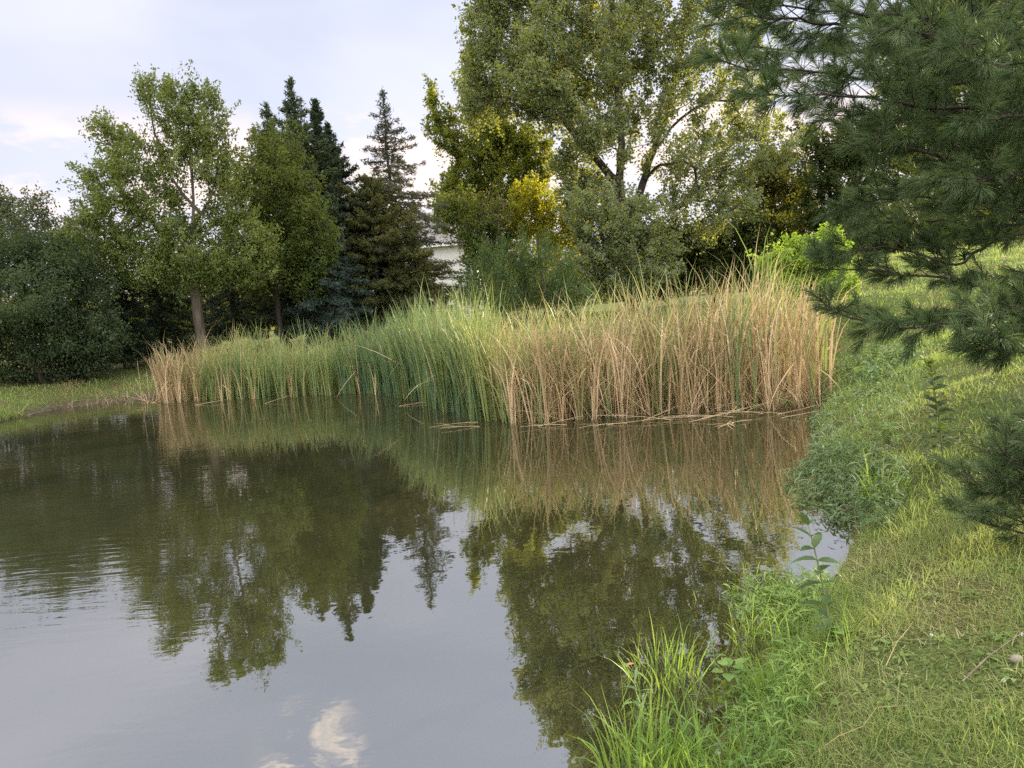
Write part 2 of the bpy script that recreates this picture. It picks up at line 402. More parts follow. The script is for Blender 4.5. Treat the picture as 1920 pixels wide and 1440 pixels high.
mud = t.nodes.new('ShaderNodeMix'); mud.data_type = 'RGBA'; t.links.new(mr.outputs[0], mud.inputs[0]); t.links.new(mul.outputs[2], mud.inputs[6])
mc = ramp(t, tn(9, 5), [(0.3, (0.05, 0.038, 0.025)), (0.7, (0.15, 0.12, 0.085))]); t.links.new(mc, mud.inputs[7])
p = t.nodes.new('ShaderNodeBsdfPrincipled'); p.inputs['Roughness'].default_value = 0.95; p.inputs['Specular IOR Level'].default_value = 0.1
t.links.new(mud.outputs[2], p.inputs['Base Color'])
b = t.nodes.new('ShaderNodeBump'); b.inputs['Strength'].default_value = 0.8; b.inputs['Distance'].default_value = 0.04
t.links.new(tn(48, 6), b.inputs['Height']); t.links.new(b.outputs[0], p.inputs['Normal']); t.links.new(p.outputs[0], out.inputs[0])
tag(mesh('ground', np.stack([X, Yg, Z], -1).reshape(-1, 3), [gq], gm), kind='structure')

# water
wm, t, out = newmat('pond_water')
geo = t.nodes.new('ShaderNodeNewGeometry')
def tmath(op, a, b=None, c=None):
    m = t.nodes.new('ShaderNodeMath'); m.operation = op
    for i, v in enumerate((a, b, c)):
        if v is None: continue
        if isinstance(v, (int, float)): m.inputs[i].default_value = v
        else: t.links.new(v, m.inputs[i])
    return m.outputs[0]
def tmap(v, a, b, c=0.0, d=1.0):
    m = t.nodes.new('ShaderNodeMapRange'); m.interpolation_type = 'SMOOTHSTEP'; t.links.new(v, m.inputs[0])
    for i, k in enumerate((a, b, c, d)): m.inputs[i + 1].default_value = k
    return m.outputs[0]
sx = t.nodes.new('ShaderNodeSeparateXYZ'); t.links.new(geo.outputs['Position'], sx.inputs[0])
fine = tmath('MULTIPLY', tn(5.5, 2), 0.0007)
mid = tmath('MULTIPLY', tn(1.7, 2), 0.0012)
# breeze ripples on the left part of the pond
mpw = t.nodes.new('ShaderNodeMapping'); mpw.inputs['Rotation'].default_value = (0, 0, radians(-7)); mpw.inputs['Scale'].default_value = (0.22, 1, 1)
t.links.new(geo.outputs['Position'], mpw.inputs[0])
wv = t.nodes.new('ShaderNodeTexNoise'); wv.inputs['Scale'].default_value = 9.0; wv.inputs['Detail'].default_value = 2; wv.inputs['Distortion'].default_value = 0.3
t.links.new(mpw.outputs[0], wv.inputs['Vector'])
lm = tmath('MULTIPLY', tmap(tmath('ADD', sx.outputs[0], tmath('MULTIPLY', sx.outputs[1], 0.30)), 0.6, -3.5), tmap(tn(0.35, 3), 0.36, 0.62, 0.15, 1.0))
rip = tmath('MULTIPLY', tmath('MULTIPLY', wv.outputs['Fac'], 0.0050), lm)
hgt = tmath('ADD', tmath('ADD', fine, mid), rip)
bmp = t.nodes.new('ShaderNodeBump'); bmp.inputs['Strength'].default_value = 1.0; bmp.inputs['Distance'].default_value = 1.0
t.links.new(hgt, bmp.inputs['Height'])
body = t.nodes.new('ShaderNodeBsdfDiffuse'); bc = ramp(t, tn(0.5, 4), [(0.35, (0.020, 0.022, 0.010)), (0.65, (0.032, 0.031, 0.014))]); t.links.new(bc, body.inputs[0])
gl = t.nodes.new('ShaderNodeBsdfGlossy'); gl.inputs['Roughness'].default_value = 0.012; gl.inputs['Color'].default_value = (0.97, 0.96, 0.93, 1)
t.links.new(bmp.outputs[0], gl.inputs['Normal'])
fr = t.nodes.new('ShaderNodeFresnel'); fr.inputs[0].default_value = 5.6
ms = t.nodes.new('ShaderNodeMixShader'); t.links.new(fr.outputs[0], ms.inputs[0]); t.links.new(body.outputs[0], ms.inputs[1]); t.links.new(gl.outputs[0], ms.inputs[2])
t.links.new(ms.outputs[0], out.inputs[0])
wp = POLY.copy(); cen = wp.mean(0)
grow = []
for i in range(len(wp)):
    a_ = wp[i - 1]; b_ = wp[(i + 1) % len(wp)]; d_ = b_ - a_; nrm_ = np.array([d_[1], -d_[0]]); nrm_ = nrm_ / np.linalg.norm(nrm_); grow.append(wp[i] + nrm_ * 0.12)
grow = np.array(grow)
me = bpy.data.meshes.new('water'); me.from_pydata([(q[0], q[1], 0.0) for q in grow], [], [list(range(len(grow)))]); me.update(); me.materials.append(wm)
if me.polygons[0].normal.z < 0: me.flip_normals()
tag(link(bpy.data.objects.new('water', me)), kind='structure')

# ------------------------------------------------------------------ trees
def skeleton(trunks, targets, r_base, r_tip=0.008, up_pen=0.6):
    """trunks: list of polylines (each array, first point is attach). Returns chains [(pts, radii)]"""
    P = []; par = []; 
    def addnode(p, pr): P.append(np.asarray(p, float)); par.append(pr); return len(P) - 1
    for k, tr in enumerate(trunks):
        tr = np.asarray(tr, float)
        if k == 0: last = addnode(tr[0], -1)
        else:
            d = np.linalg.norm(np.array(P) - tr[0], axis=1); last = int(d.argmin())
        for a, b_ in zip(tr[:-1], tr[1:]):
            nseg = max(1, int(np.linalg.norm(b_ - a) / 0.6))
            for s in range(1, nseg + 1):
                q = a + (b_ - a) * s / nseg
                if s < nseg: q = q + rng.normal(size=3) * 0.03
                last = addnode(q, last)
    tl = []
    if len(targets):
        base = np.array(P)
        order = np.argsort([np.linalg.norm(base - q, axis=1).min() for q in targets])
        low = P[0][2]
        for i in order:
            q = targets[i]; A = np.array(P); d = A - q
            cost = np.linalg.norm(d, axis=1) + up_pen * np.maximum(0, d[:, 2]) + 2.0 * (A[:, 2] < low + 0.6)
            j = int(cost.argmin()); a = P[j]; dist = np.linalg.norm(q - a)
            nseg = max(1, min(6, int(dist / 0.45))); last = j
            mdv = np.array([0, 0, 0.12 * dist]) + rng.normal(size=3) * 0.06 * dist
            for s in range(1, nseg + 1):
                u = s / nseg
                last = addnode(a + (q - a) * u + mdv * 4 * u * (1 - u) * 0.5, last)
            tl.append(last)
    n = len(P); w = np.zeros(n); 
    kids = [[] for _ in range(n)]
    for i in range(n):
        if par[i] >= 0: kids[par[i]].append(i)
    for i in tl: w[i] += 1
    for i in range(n):
        if not kids[i]: w[i] = max(w[i], 1)
    for i in range(n - 1, -1, -1):
        if par[i] >= 0: w[par[i]] += w[i]
    rad = r_tip * w ** 0.62
    # scale big wood so the base matches
    sc = r_base / rad[0]; rad = r_tip + (rad - r_tip) * (sc if rad[0] > r_tip * 1.01 else 1)
    rad = np.maximum(rad, r_tip)
    chains = []; stack = [(0, -1)]
    while stack:
        i, pr = stack.pop(); pts = []; rr = []
        if pr >= 0: pts.append(P[pr]); rr.append(min(rad[pr], rad[i] * 1.25))
        cur = i
        while True:
            pts.append(P[cur]); rr.append(rad[cur])
            if not kids[cur]: break
            ks = sorted(kids[cur], key=lambda k: -w[k])
            for k in ks[1:]: stack.append((k, cur))
            cur = ks[0]
        chains.append((np.array(pts), np.array(rr)))
    return chains

def sample_blobs(blobs, Y, dens, seed_shell=0.35, dfun=None):
    """blobs (px,py,rx,ry[,dY]) in photo pixels for a crown standing at distance Y -> points, radii"""
    out = []
    for bl in blobs:
        px, py, rx, ry = bl[:4]; dY = bl[4] if len(bl) > 4 else rng.normal() * 0.4 * (rx + ry) / FPX * Y * 0.5
        c = at(px, py, Y + dY); s = (Y + dY) / FPX
        ax, az = rx * s, ry * s; ay = (ax + az) * 0.5
        n = max(3, int(dens * (dfun(px) if dfun else 1) * pi * ax * az + 0.5))
        u = rand_unit(n) * (rng.uniform(seed_shell ** 3, 1, n) ** (1 / 3))[:, None]
        out.append(c + u * np.array([ax, ay, az]))
    return np.concatenate(out)

def tree(name, label, cat, Y, base_px, trunks, blobs, mat, leaf=(0.09, 0.07), cl=2.2, lpc=60, spread=0.42, r_base=0.25, bark='bark', group=None, hang=0.0, seed=None, droop=False, shell=0.35, dead=None, lo=None, cmul=1.85, dfun=None):
    b = at(base_px, 560, Y); z0 = gz(b[0], b[1]); base = np.array([b[0], b[1], z0 - 0.05])
    root = thing(name, (base[0], base[1], z0), label, cat, group)
    trs = []
    for k, tr in enumerate(trunks):
        pts = [at(q[0], q[1], Y + (q[2] if len(q) > 2 else 0)) for q in tr]
        if k == 0: pts = [base] + [q for q in pts if q[2] > base[2] + 0.2]
        trs.append(np.array(pts))
    cl = cl * cmul * 1.5; lpc = int(lpc * 1.75); spread = spread * 0.98; leaf = (leaf[0] * 1.12, leaf[1] * 1.18)
    targets = sample_blobs(blobs, Y, cl, shell, dfun)
    outer = sample_blobs([(q[0], q[1], q[2] * 1.22, q[3] * 1.22) + tuple(q[4:]) for q in blobs], Y, cl * 0.20, 0.9)
    n_in = len(targets); targets = np.concatenate([targets, outer])
    isout = np.arange(len(targets)) >= n_in; isout = isout[targets[:, 2] > z0 + (0.15 if lo is None else lo)]
    targets = targets[targets[:, 2] > z0 + (0.15 if lo is None else lo)]
    ch = skeleton(trs, targets, r_base)
    g = Geo()
    for pts, rr in ch: tube(g, pts, rr, 7 if rr[0] > 0.06 else 4)
    if dead:
        for tr in dead: tube(g, np.array([at(q[0], q[1], Y + (q[2] if len(q) > 2 else 0)) for q in tr]), np.linspace(0.03, 0.008, len(tr)), 4)
    g.build('trunk', M[bark], root)
    g = Geo(); nT = len(targets); n = nT * lpc
    idx = np.repeat(np.arange(nT), lpc)
    csz = rng.uniform(0.65, 1.25, nT) * np.where(isout, 0.8, 1.0)
    kp = (rng.random(n) < np.where(isout, 0.45, 1.0)[idx]); idx = idx[kp]; n = len(idx)
    axis_p = np.array([base[0], base[1], 0]) + np.array([0, 0, 1.0]) * (z0 + 0.55 * (targets[:, 2:3] - z0))
    tw = unit(unit(targets - axis_p) + rng.normal(size=(nT, 3)) * 0.55 + np.array([0, 0, 0.25]))
    tl_ = spread * csz * rng.uniform(0.7, 1.9, nT) * np.where(isout, 1.7, 1.0)
    al = rng.uniform(-0.45, 1.0, n)
    off = tw[idx] * (al * tl_[idx])[:, None] + rng.normal(size=(n, 3)) * (spread * 0.33 * csz[idx] * (1.15 - 0.65 * np.clip(al, 0, 1)))[:, None]
    c = targets[idx] + off
    if hang > 0: c[:, 2] -= hang * rng.uniform(0, 1, n) ** 1.5
    nrm = unit(rng.normal(size=(n, 3)) + np.array([0, 0, 0.55]))
    dirn = rng.normal(size=(n, 3)) + np.array([0, 0, -0.5 if not droop else -2.5])
    sz = rng.uniform(0.7, 1.3, n)
    clt = rng.normal(0, 0.14, nT)
    leaves(g, c, nrm, dirn, leaf[0] * sz, leaf[1] * sz, np.clip(0.5 + clt[idx] + rng.normal(0, 0.16, n), 0, 1))
    g.build('crown', M[mat], root, smooth=False)
    return root

def conifer(name, label, Y, tip, base_y, prof, mat, dens=1.0, droop=0.25, up_tip=0.1, spray=(0.16, 0.035), group=None, bark='bark_dark', lean2=None, skip=0.0, fill=26, r0_=0.18, cat='conifer tree'):
    """prof: list of (py, half width px) from tip to bottom"""
    tp = at(tip[0], tip[1], Y)
    bx = at(tip[0] + 0.082 * (base_y - tip[1]), base_y, Y)
    z0 = gz(bx[0], bx[1]); base = np.array([bx[0], bx[1], z0 - 0.05])
    root = thing(name, (base[0], base[1], z0), label, cat, group)
    Ht = tp[2] - base[2]
    pts = np.array([base + (tp - base) * u + np.array([rng.normal() * 0.03, rng.normal() * 0.03, 0]) * (u < 1) for u in np.linspace(0, 1, 14)])
    g = Geo(); tube(g, pts, np.linspace(r0_, 0.012, 14), 7)
    py = np.array([q[0] for q in prof], float); hw = np.array([q[1] for q in prof], float) * Y / FPX
    zz = np.array([at(tip[0], q, Y)[2] for q in py])           # descending
    C = []; D = []; T = []
    zc = tp[2] - 0.08
    while zc > max(z0 + 0.35, zz[-1]):
        R = np.interp(zc, zz[::-1], hw[::-1])
        k = int(np.clip(3 + R * 2.2, 3, 8)); a0 = rng.uniform(0, 2 * pi)
        for j in range(k):
            if rng.random() < skip: continue
            a = a0 + 2 * pi * j / k + rng.normal() * 0.25
            Lb = R * rng.uniform(0.4, 1.25); f = (tp[2] - zc) / Ht
            st = base + (tp - base) * ((zc - base[2]) / Ht) + np.array([0, 0, rng.normal() * 0.06])
            u = np.linspace(0, 1, 6)
            dz = Lb * ((0.45 - 0.75 * min(1, f * 2.2)) * u * (1 if f < 0.25 else 0.6) - droop * f * u ** 1.3 + up_tip * u ** 3)
            bp = st + np.stack([np.cos(a) * Lb * u, np.sin(a) * Lb * u, dz], 1)
            tube(g, bp, np.linspace(0.008 + 0.016 * Lb, 0.004, 6), 4, cap=False)
            m = max(3, int(fill * 1.1 * dens * (0.07 + Lb)))
            uu = rng.uniform(0.12 if f < 0.4 else 0.25, 1.03, m) ** 0.8
            bpx = np.stack([np.interp(uu, u, bp[:, q]) for q in range(3)], 1)
            lat = rng.normal(size=m) * 0.22 * Lb * (1.08 - uu) + rng.normal(size=m) * 0.04
            ta = np.array([np.cos(a), np.sin(a), 0]); na = np.array([-np.sin(a), np.cos(a), 0])
            pc = bpx + na * lat[:, None] + np.array([0, 0, 1]) * (rng.normal(size=m) * 0.045 - np.abs(lat) * 0.25 * droop * 2)[:, None]
            dd = unit(ta * 0.8 + na * np.sign(lat)[:, None] * rng.uniform(0.2, 1.0, m)[:, None] + np.array([0, 0, 1]) * rng.normal(-0.15 if f > 0.3 else 0.4, 0.3, m)[:, None])
            C.append(pc); D.append(dd); T.append(np.clip(rng.normal(0.5, 0.13, m) + 0.15 * (uu - 0.5) + rng.normal() * 0.1, 0, 1))
        zc -= (0.13 + 0.10 * R ** 0.5) / dens ** 0.5
    g.build('trunk', M[bark], root)
    C = np.concatenate(C); D = np.concatenate(D); T = np.concatenate(T)
    g = Geo()
    for _ in range(3):      # each spray is three crossed leaflets
        n = len(C)
        leaves(g, C + rng.normal(size=(n, 3)) * spray[0] * 0.25, rand_unit(n), D + rng.normal(size=(n, 3)) * 0.45, spray[0] * rng.uniform(.7, 1.4, n), spray[1] * rng.uniform(.8, 1.6, n), T)
    g.build('crown', M[mat], root, smooth=False)
    return root

# --- left group
tree('sparse_tree', 'thin grey-green tree at the left edge, sky showing through its small top', 'tree', 29, 60, [[(45, 640), (40, 540), (38, 470), (30, 420), (22, 370)], [(40, 520), (62, 450), (76, 385)]],
     [(20, 378, 26, 30), (0, 400, 25, 35), (75, 395, 22, 24), (45, 425, 45, 34), (105, 432, 40, 24), (85, 460, 60, 32), (60, 395, 24, 24), (15, 465, 45, 35), (140, 440, 25, 18), (-40, 430, 40, 50), (-60, 500, 60, 60)], 'greyleaf', (0.085, 0.05), 4.0, 40, 0.42, 0.14, group=None)
tree('bush', 'broad dark green bush at the left edge reaching down to the sunny grass', 'bush', 27, 60, [[(60, 660), (55, 580)]],
     [(10, 490, 60, 50), (45, 470, 30, 30), (95, 490, 40, 36), (125, 470, 24, 26), (150, 505, 34, 30), (70, 530, 60, 40), (40, 570, 90, 50), (130, 560, 60, 40), (185, 560, 26, 24), (30, 635, 90, 50), (120, 630, 80, 46), (185, 625, 34, 40), (205, 660, 26, 20), (70, 680, 110, 30), (165, 670, 50, 30), (20, 705, 60, 20), (110, 705, 60, 20), (-60, 600, 80, 80), (-80, 520, 70, 60)], 'bushdark', (0.085, 0.05), 5.2, 54, 0.5, 0.12, bark='bark_dark')
tree('backlit_shrub', 'small yellowish bush behind the dark bush and the leafy tree at left', 'bush', 30, 160, [[(150, 600), (140, 500)]],
     [(135, 465, 55, 35), (165, 500, 55, 40), (190, 450, 40, 35), (120, 520, 40, 40), (190, 540, 40, 40)], 'ash', (0.10, 0.06), 3.2, 34, 0.45, 0.09)
conifer('young_spruce', 'short blackish spruce between the dark bush and the leafy tree trunk', 30, (222, 470), 675, [(470, 3), (520, 28), (580, 55), (640, 70), (670, 66)], 'spruce', 1.3, 0.3, group='dark spruces under the left trees', fill=34)
conifer('young_spruce', 'short blackish spruce just left of the bare leafy tree trunk', 32, (292, 470), 668, [(470, 4), (520, 40), (590, 70), (665, 76)], 'spruce', 1.3, 0.3, group='dark spruces under the left trees', fill=34)
conifer('young_spruce', 'thin low spruce just right of the leafy tree trunk, lawn behind it', 35, (425, 440), 640, [(440, 4), (500, 40), (560, 70), (630, 74)], 'spruce', 1.2, 0.3, group='dark spruces under the left trees', fill=26)
tree('leafy_tree', 'tall light green leafy tree with bare trunk behind the left end of the reeds', 'tree', 28, 372,
     [[(372, 600), (366, 540), (362, 480), (362, 420), (360, 330), (357, 260), (345, 190)], [(364, 500), (320, 450), (275, 405), (235, 370), (205, 320)], [(362, 430), (395, 370), (410, 300), (398, 220)], [(364, 510), (420, 470), (470, 440)], [(361, 400), (320, 330), (290, 250), (282, 180)]],
     [(285, 180, 27, 24), (270, 168, 10, 8), (330, 192, 26, 30), (318, 170, 14, 12), (395, 188, 18, 26), (372, 178, 18, 18), (330, 215, 45, 30), (385, 225, 40, 40), (340, 260, 50, 40), (405, 275, 38, 40), (205, 250, 24, 20), (192, 240, 10, 12), (225, 275, 40, 28), (265, 300, 45, 35), (205, 310, 38, 30), (330, 310, 60, 40), (400, 330, 45, 45), (185, 350, 34, 34), (240, 350, 60, 40), (175, 390, 28, 28), (220, 410, 60, 42), (290, 390, 50, 40), (285, 455, 70, 42), (230, 470, 50, 40), (350, 440, 65, 30), (410, 440, 65, 42), (470, 440, 36, 38), (440, 490, 60, 34), (345, 495, 70, 34), (275, 520, 45, 26), (390, 530, 45, 20), (330, 375, 30, 25), (420, 385, 40, 40), (490, 465, 22, 34), (460, 520, 30, 24), (170, 440, 36, 34), (195, 490, 40, 34), (300, 500, 50, 34), (330, 530, 34, 18), (410, 505, 60, 30), (480, 500, 30, 30)],
     'ash', (0.105, 0.05), 3.4, 50, 0.40, 0.175, dead=[[(330, 330), (275, 270), (262, 235)], [(275, 290), (290, 255), (283, 238)]])
conifer('cedar', 'tall pointed cedar with the highest spire behind the leafy trees', 34, (544, 150), 620, [(150, 2), (180, 9), (215, 24), (250, 40), (300, 60), (400, 85), (600, 95)], 'cedar', 1.1, 0.1, 0.25, (0.2, 0.04), fill=36, group='pointed conifers on the far bank')
conifer('cedar', 'narrow cedar spire close to the left of the highest spire', 34.6, (499, 196), 620, [(196, 2), (230, 16), (270, 34), (320, 50), (600, 70)], 'cedar', 1.0, 0.1, 0.25, (0.2, 0.04), fill=34, group='pointed conifers on the far bank')
conifer('spruce', 'black-green spruce with crooked twin spires, right of the tallest cedar', 35, (590, 188), 610, [(188, 2), (215, 9), (250, 16), (290, 34), (330, 48), (400, 74), (500, 88), (600, 92)], 'spruce', 1.35, 0.2, 0.22, (0.2, 0.045), fill=42, group='pointed conifers on the far bank')
conifer('spruce', 'lower black-green spire leaning against the twin spired spruce', 35.6, (614, 232), 610, [(232, 2), (262, 12), (310, 34), (400, 62), (600, 80)], 'spruce', 1.2, 0.2, 0.22, (0.2, 0.045), fill=40, group='pointed conifers on the far bank')
tree('maple_tree', 'mid green leafy tree in front of the highest cedar spire', 'tree', 31, 520, [[(522, 590), (518, 480), (510, 380), (500, 290)], [(516, 440), (560, 390), (575, 350)]],
     [(497, 262, 24, 24), (485, 305, 36, 36), (535, 290, 30, 30), (555, 335, 34, 36), (500, 350, 48, 40), (470, 370, 36, 36), (560, 390, 42, 36), (510, 410, 55, 36), (590, 410, 28, 26), (600, 450, 28, 26), (550, 455, 50, 36), (490, 470, 50, 36), (540, 505, 50, 28), (600, 500, 32, 26), (575, 540, 34, 22), (445, 330, 30, 40), (450, 430, 34, 40), (500, 540, 40, 24), (460, 505, 40, 30)], 'maple', (0.10, 0.055), 3.6, 46, 0.42, 0.10, bark='bark_dark')
conifer('blue_spruce', 'low blue-grey spruce under the black-green twin spires', 32, (600, 400), 622, [(400, 4), (440, 36), (500, 66), (560, 86), (612, 84)], 'bluespruce', 1.25, 0.3, 0.1, (0.16, 0.04), fill=34)
conifer('open_cedar', 'thin see-through cedar standing alone against the clouds, left of the yellow poplar', 37, (717, 168), 600, [(168, 2), (200, 12), (235, 26), (260, 38), (300, 56), (340, 74), (380, 92), (430, 110), (480, 118), (595, 118)], 'opencedar', 0.85, 0.12, 0.10, (0.2, 0.035), fill=28, skip=0.12, group='pointed conifers on the far bank')
conifer('bronze_juniper', 'broad brown-green juniper below the thin see-through cedar', 35, (690, 335), 608, [(335, 8), (380, 56), (430, 96), (490, 124), (550, 128), (600, 110)], 'bronze', 1.3, 0.22, 0.16, (0.17, 0.045), fill=36)
conifer('bronze_juniper', 'rusty juniper at the left side of the white house wall', 34, (765, 400), 606, [(400, 6), (440, 32), (490, 44), (550, 46), (600, 40)], 'bronze', 1.0, 0.2, 0.2, (0.17, 0.045), fill=30)

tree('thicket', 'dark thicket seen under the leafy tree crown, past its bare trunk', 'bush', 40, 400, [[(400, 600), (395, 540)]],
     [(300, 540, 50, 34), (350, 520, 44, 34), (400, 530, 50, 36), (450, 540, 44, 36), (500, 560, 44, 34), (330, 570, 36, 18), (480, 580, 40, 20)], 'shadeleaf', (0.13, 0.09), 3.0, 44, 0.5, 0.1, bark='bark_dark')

# --- house far behind
hx0 = at(640, 500, 64)[0]; hx1 = at(893, 500, 64)[0]; HY0, HY1 = 64.0, 74.0
hz = gz((hx0 + hx1) / 2, 64) - 0.1; ez = at(850, 452, 64)[2]; rz = ez + 2.9
house = thing('house', ((hx0 + hx1) / 2, HY0, hz), 'white two-storey house with grey shingle roof glimpsed between the junipers and poplar', 'house')
def boxg(g, a, b_, t=0.5):
    x0, y0, z0 = a; x1, y1, z1 = b_
    v = [(x0, y0, z0), (x1, y0, z0), (x1, y1, z0), (x0, y1, z0), (x0, y0, z1), (x1, y0, z1), (x1, y1, z1), (x0, y1, z1)]
    g.add(v, [np.array([[0, 3, 2, 1], [4, 5, 6, 7], [0, 1, 5, 4], [1, 2, 6, 5], [2, 3, 7, 6], [3, 0, 4, 7]])], t)
mS, t, out = newmat('white_siding'); geo = t.nodes.new('ShaderNodeNewGeometry')
wv = t.nodes.new('ShaderNodeTexWave'); wv.bands_direction = 'Z'; wv.wave_profile = 'SAW'; wv.inputs['Scale'].default_value = 1.6; t.links.new(geo.outputs['Position'], wv.inputs['Vector'])
p = t.nodes.new('ShaderNodeBsdfPrincipled'); p.inputs['Base Color'].default_value = (0.66, 0.655, 0.645, 1); p.inputs['Roughness'].default_value = 0.6
b = t.nodes.new('ShaderNodeBump'); b.inputs['Distance'].default_value = 0.02; t.links.new(wv.outputs['Fac'], b.inputs['Height']); t.links.new(b.outputs[0], p.inputs['Normal']); t.links.new(p.outputs[0], out.inputs[0])
mR = plainmat('grey_shingles', (0.16, 0.15, 0.155), (0.27, 0.255, 0.26), 14, 0.9)
mT = plainmat('white_trim', (0.78, 0.77, 0.76), (0.82, 0.81, 0.80), 3)
mG = plainmat('window_glass', (0.03, 0.04, 0.05), (0.05, 0.06, 0.07), 0.5, 0.08)
g = Geo(); boxg(g, (hx0, HY0, hz), (hx1, HY1, ez))
for xx in (hx0, hx1):
    ym = (HY0 + HY1) / 2; g.add([(xx, HY0, ez), (xx, HY1, ez), (xx, ym, rz)], [np.array([[0, 1, 2]])])
g.build('wall', mS, house, smooth=False)
g = Geo(); ov = 0.45; ym = (HY0 + HY1) / 2; sl_ = (rz - ez) / (ym - HY0)
for s in (-1, 1):
    ye = HY0 - ov if s < 0 else HY1 + ov
    za = ez - ov * sl_ + 0.06; zb = rz + 0.06
    a_, b2 = hx0 - ov, hx1 + ov
    g.add([(a_, ye, za), (b2, ye, za), (b2, ym, zb), (a_, ym, zb), (a_, ye, za + .14), (b2, ye, za + .14), (b2, ym, zb + .14), (a_, ym, zb + .14)],
          [np.array([[0, 1, 2, 3], [4, 7, 6, 5], [0, 4, 5, 1], [1, 5, 6, 2], [3, 2, 6, 7], [0, 3, 7, 4]])])
roof = g.build('roof', mR, house, smooth=False)
g = Geo(); boxg(g, (hx0 - ov, HY0 - ov - 0.12, ez - ov * sl_ - 0.12), (hx1 + ov, HY0 - ov - 0.004, ez - ov * sl_ + 0.16)); g.build('gutter', mT, house, smooth=False)
for wx in np.linspace(hx0 + 1.6, hx1 - 4.6, 3):
    for wz_ in (hz + 1.1, hz + 4.0):
        g = Geo(); boxg(g, (wx - .6, HY0 - 0.06, wz_), (wx + .6, HY0 + 0.02, wz_ + 1.4)); wf = g.build('window', mT, house, smooth=False)
        g = Geo(); boxg(g, (wx - .5, HY0 - 0.07, wz_ + .1), (wx + .5, HY0 - 0.062, wz_ + 1.3)); o = g.build('pane', mG, None, smooth=False)
        o.parent = wf; o.location = tuple(-np.array(house.location))

# --- middle and right group
tree('poplar_tree', 'yellow-lit poplar with finger-like side shoots left of the big cottonwood', 'tree', 50, 935, [[(938, 560), (930, 460), (925, 360), (920, 260), (900, 180)], [(926, 380), (870, 310), (835, 250), (812, 190)], [(928, 400), (980, 330), (1000, 280)]],
     [(808, 180, 8, 22), (818, 205, 10, 20), (828, 235, 14, 24), (815, 245, 16, 10), (838, 270, 20, 26), (850, 240, 10, 40), (885, 95, 8, 18), (882, 130, 12, 28), (888, 180, 20, 36), (900, 230, 30, 40), (870, 285, 26, 30), (915, 290, 44, 40), (960, 270, 40, 44), (1000, 285, 32, 40), (880, 340, 48, 36), (940, 345, 50, 40), (990, 345, 40, 34), (845, 350, 26, 20), (870, 385, 50, 30), (930, 395, 50, 34), (1020, 330, 20, 26), (925, 200, 30, 40)], 'poplar', (0.14, 0.12), 2.6, 46, 0.5, 0.22)
tree('small_tree', 'small dark leafy tree beside the right edge of the white house', 'tree', 44, 890, [[(890, 540), (885, 470), (875, 410)]],
     [(850, 385, 30, 26), (880, 400, 44, 34), (840, 420, 26, 26), (890, 450, 36, 36), (930, 430, 44, 34), (900, 490, 34, 30), (876, 470, 16, 26), (940, 470, 40, 34), (880, 545, 34, 24), (838, 552, 20, 12)], 'maple', (0.12, 0.08), 3.0, 46, 0.45, 0.14)
tree('yellow_bush', 'glowing yellow bush above the weeping willow shrub', 'bush', 45, 1020, [[(1020, 540), (1010, 470), (1000, 400)], [(1012, 460), (1060, 430)]],
     [(985, 360, 26, 22), (1010, 378, 34, 26), (1035, 405, 40, 28), (1070, 415, 26, 26), (990, 410, 40, 28), (1080, 440, 24, 22), (1030, 440, 50, 26), (980, 445, 36, 26), (1085, 400, 10, 18), (1060, 470, 40, 26)], 'yellowbush', (0.12, 0.08), 3.4, 44, 0.42, 0.1)
tree('dead_shrub', 'leafless twiggy shrub between the poplar and the yellow bush', 'bush', 43.5, 935, [[(935, 540), (932, 440)]],
     [(925, 375, 26, 24), (940, 395, 26, 30), (915, 400, 20, 20)], 'olive', (0.06, 0.04), 7.0, 4, 0.35, 0.06, bark='twig_dead')
tree('willow_shrub', 'rounded weeping willow shrub behind the middle of the reeds', 'bush', 33, 985, [[(985, 570), (983, 500)]],
     [(975, 462, 44, 26), (1005, 470, 50, 26), (930, 480, 34, 30), (1050, 490, 34, 36), (970, 500, 60, 34), (1020, 510, 60, 36), (905, 520, 38, 36), (950, 540, 56, 36), (1010, 550, 64, 34), (1065, 540, 36, 40), (900, 555, 36, 26)], 'willow', (0.15, 0.022), 2.4, 84, 0.42, 0.1, hang=0.8, droop=True, cmul=1.3)
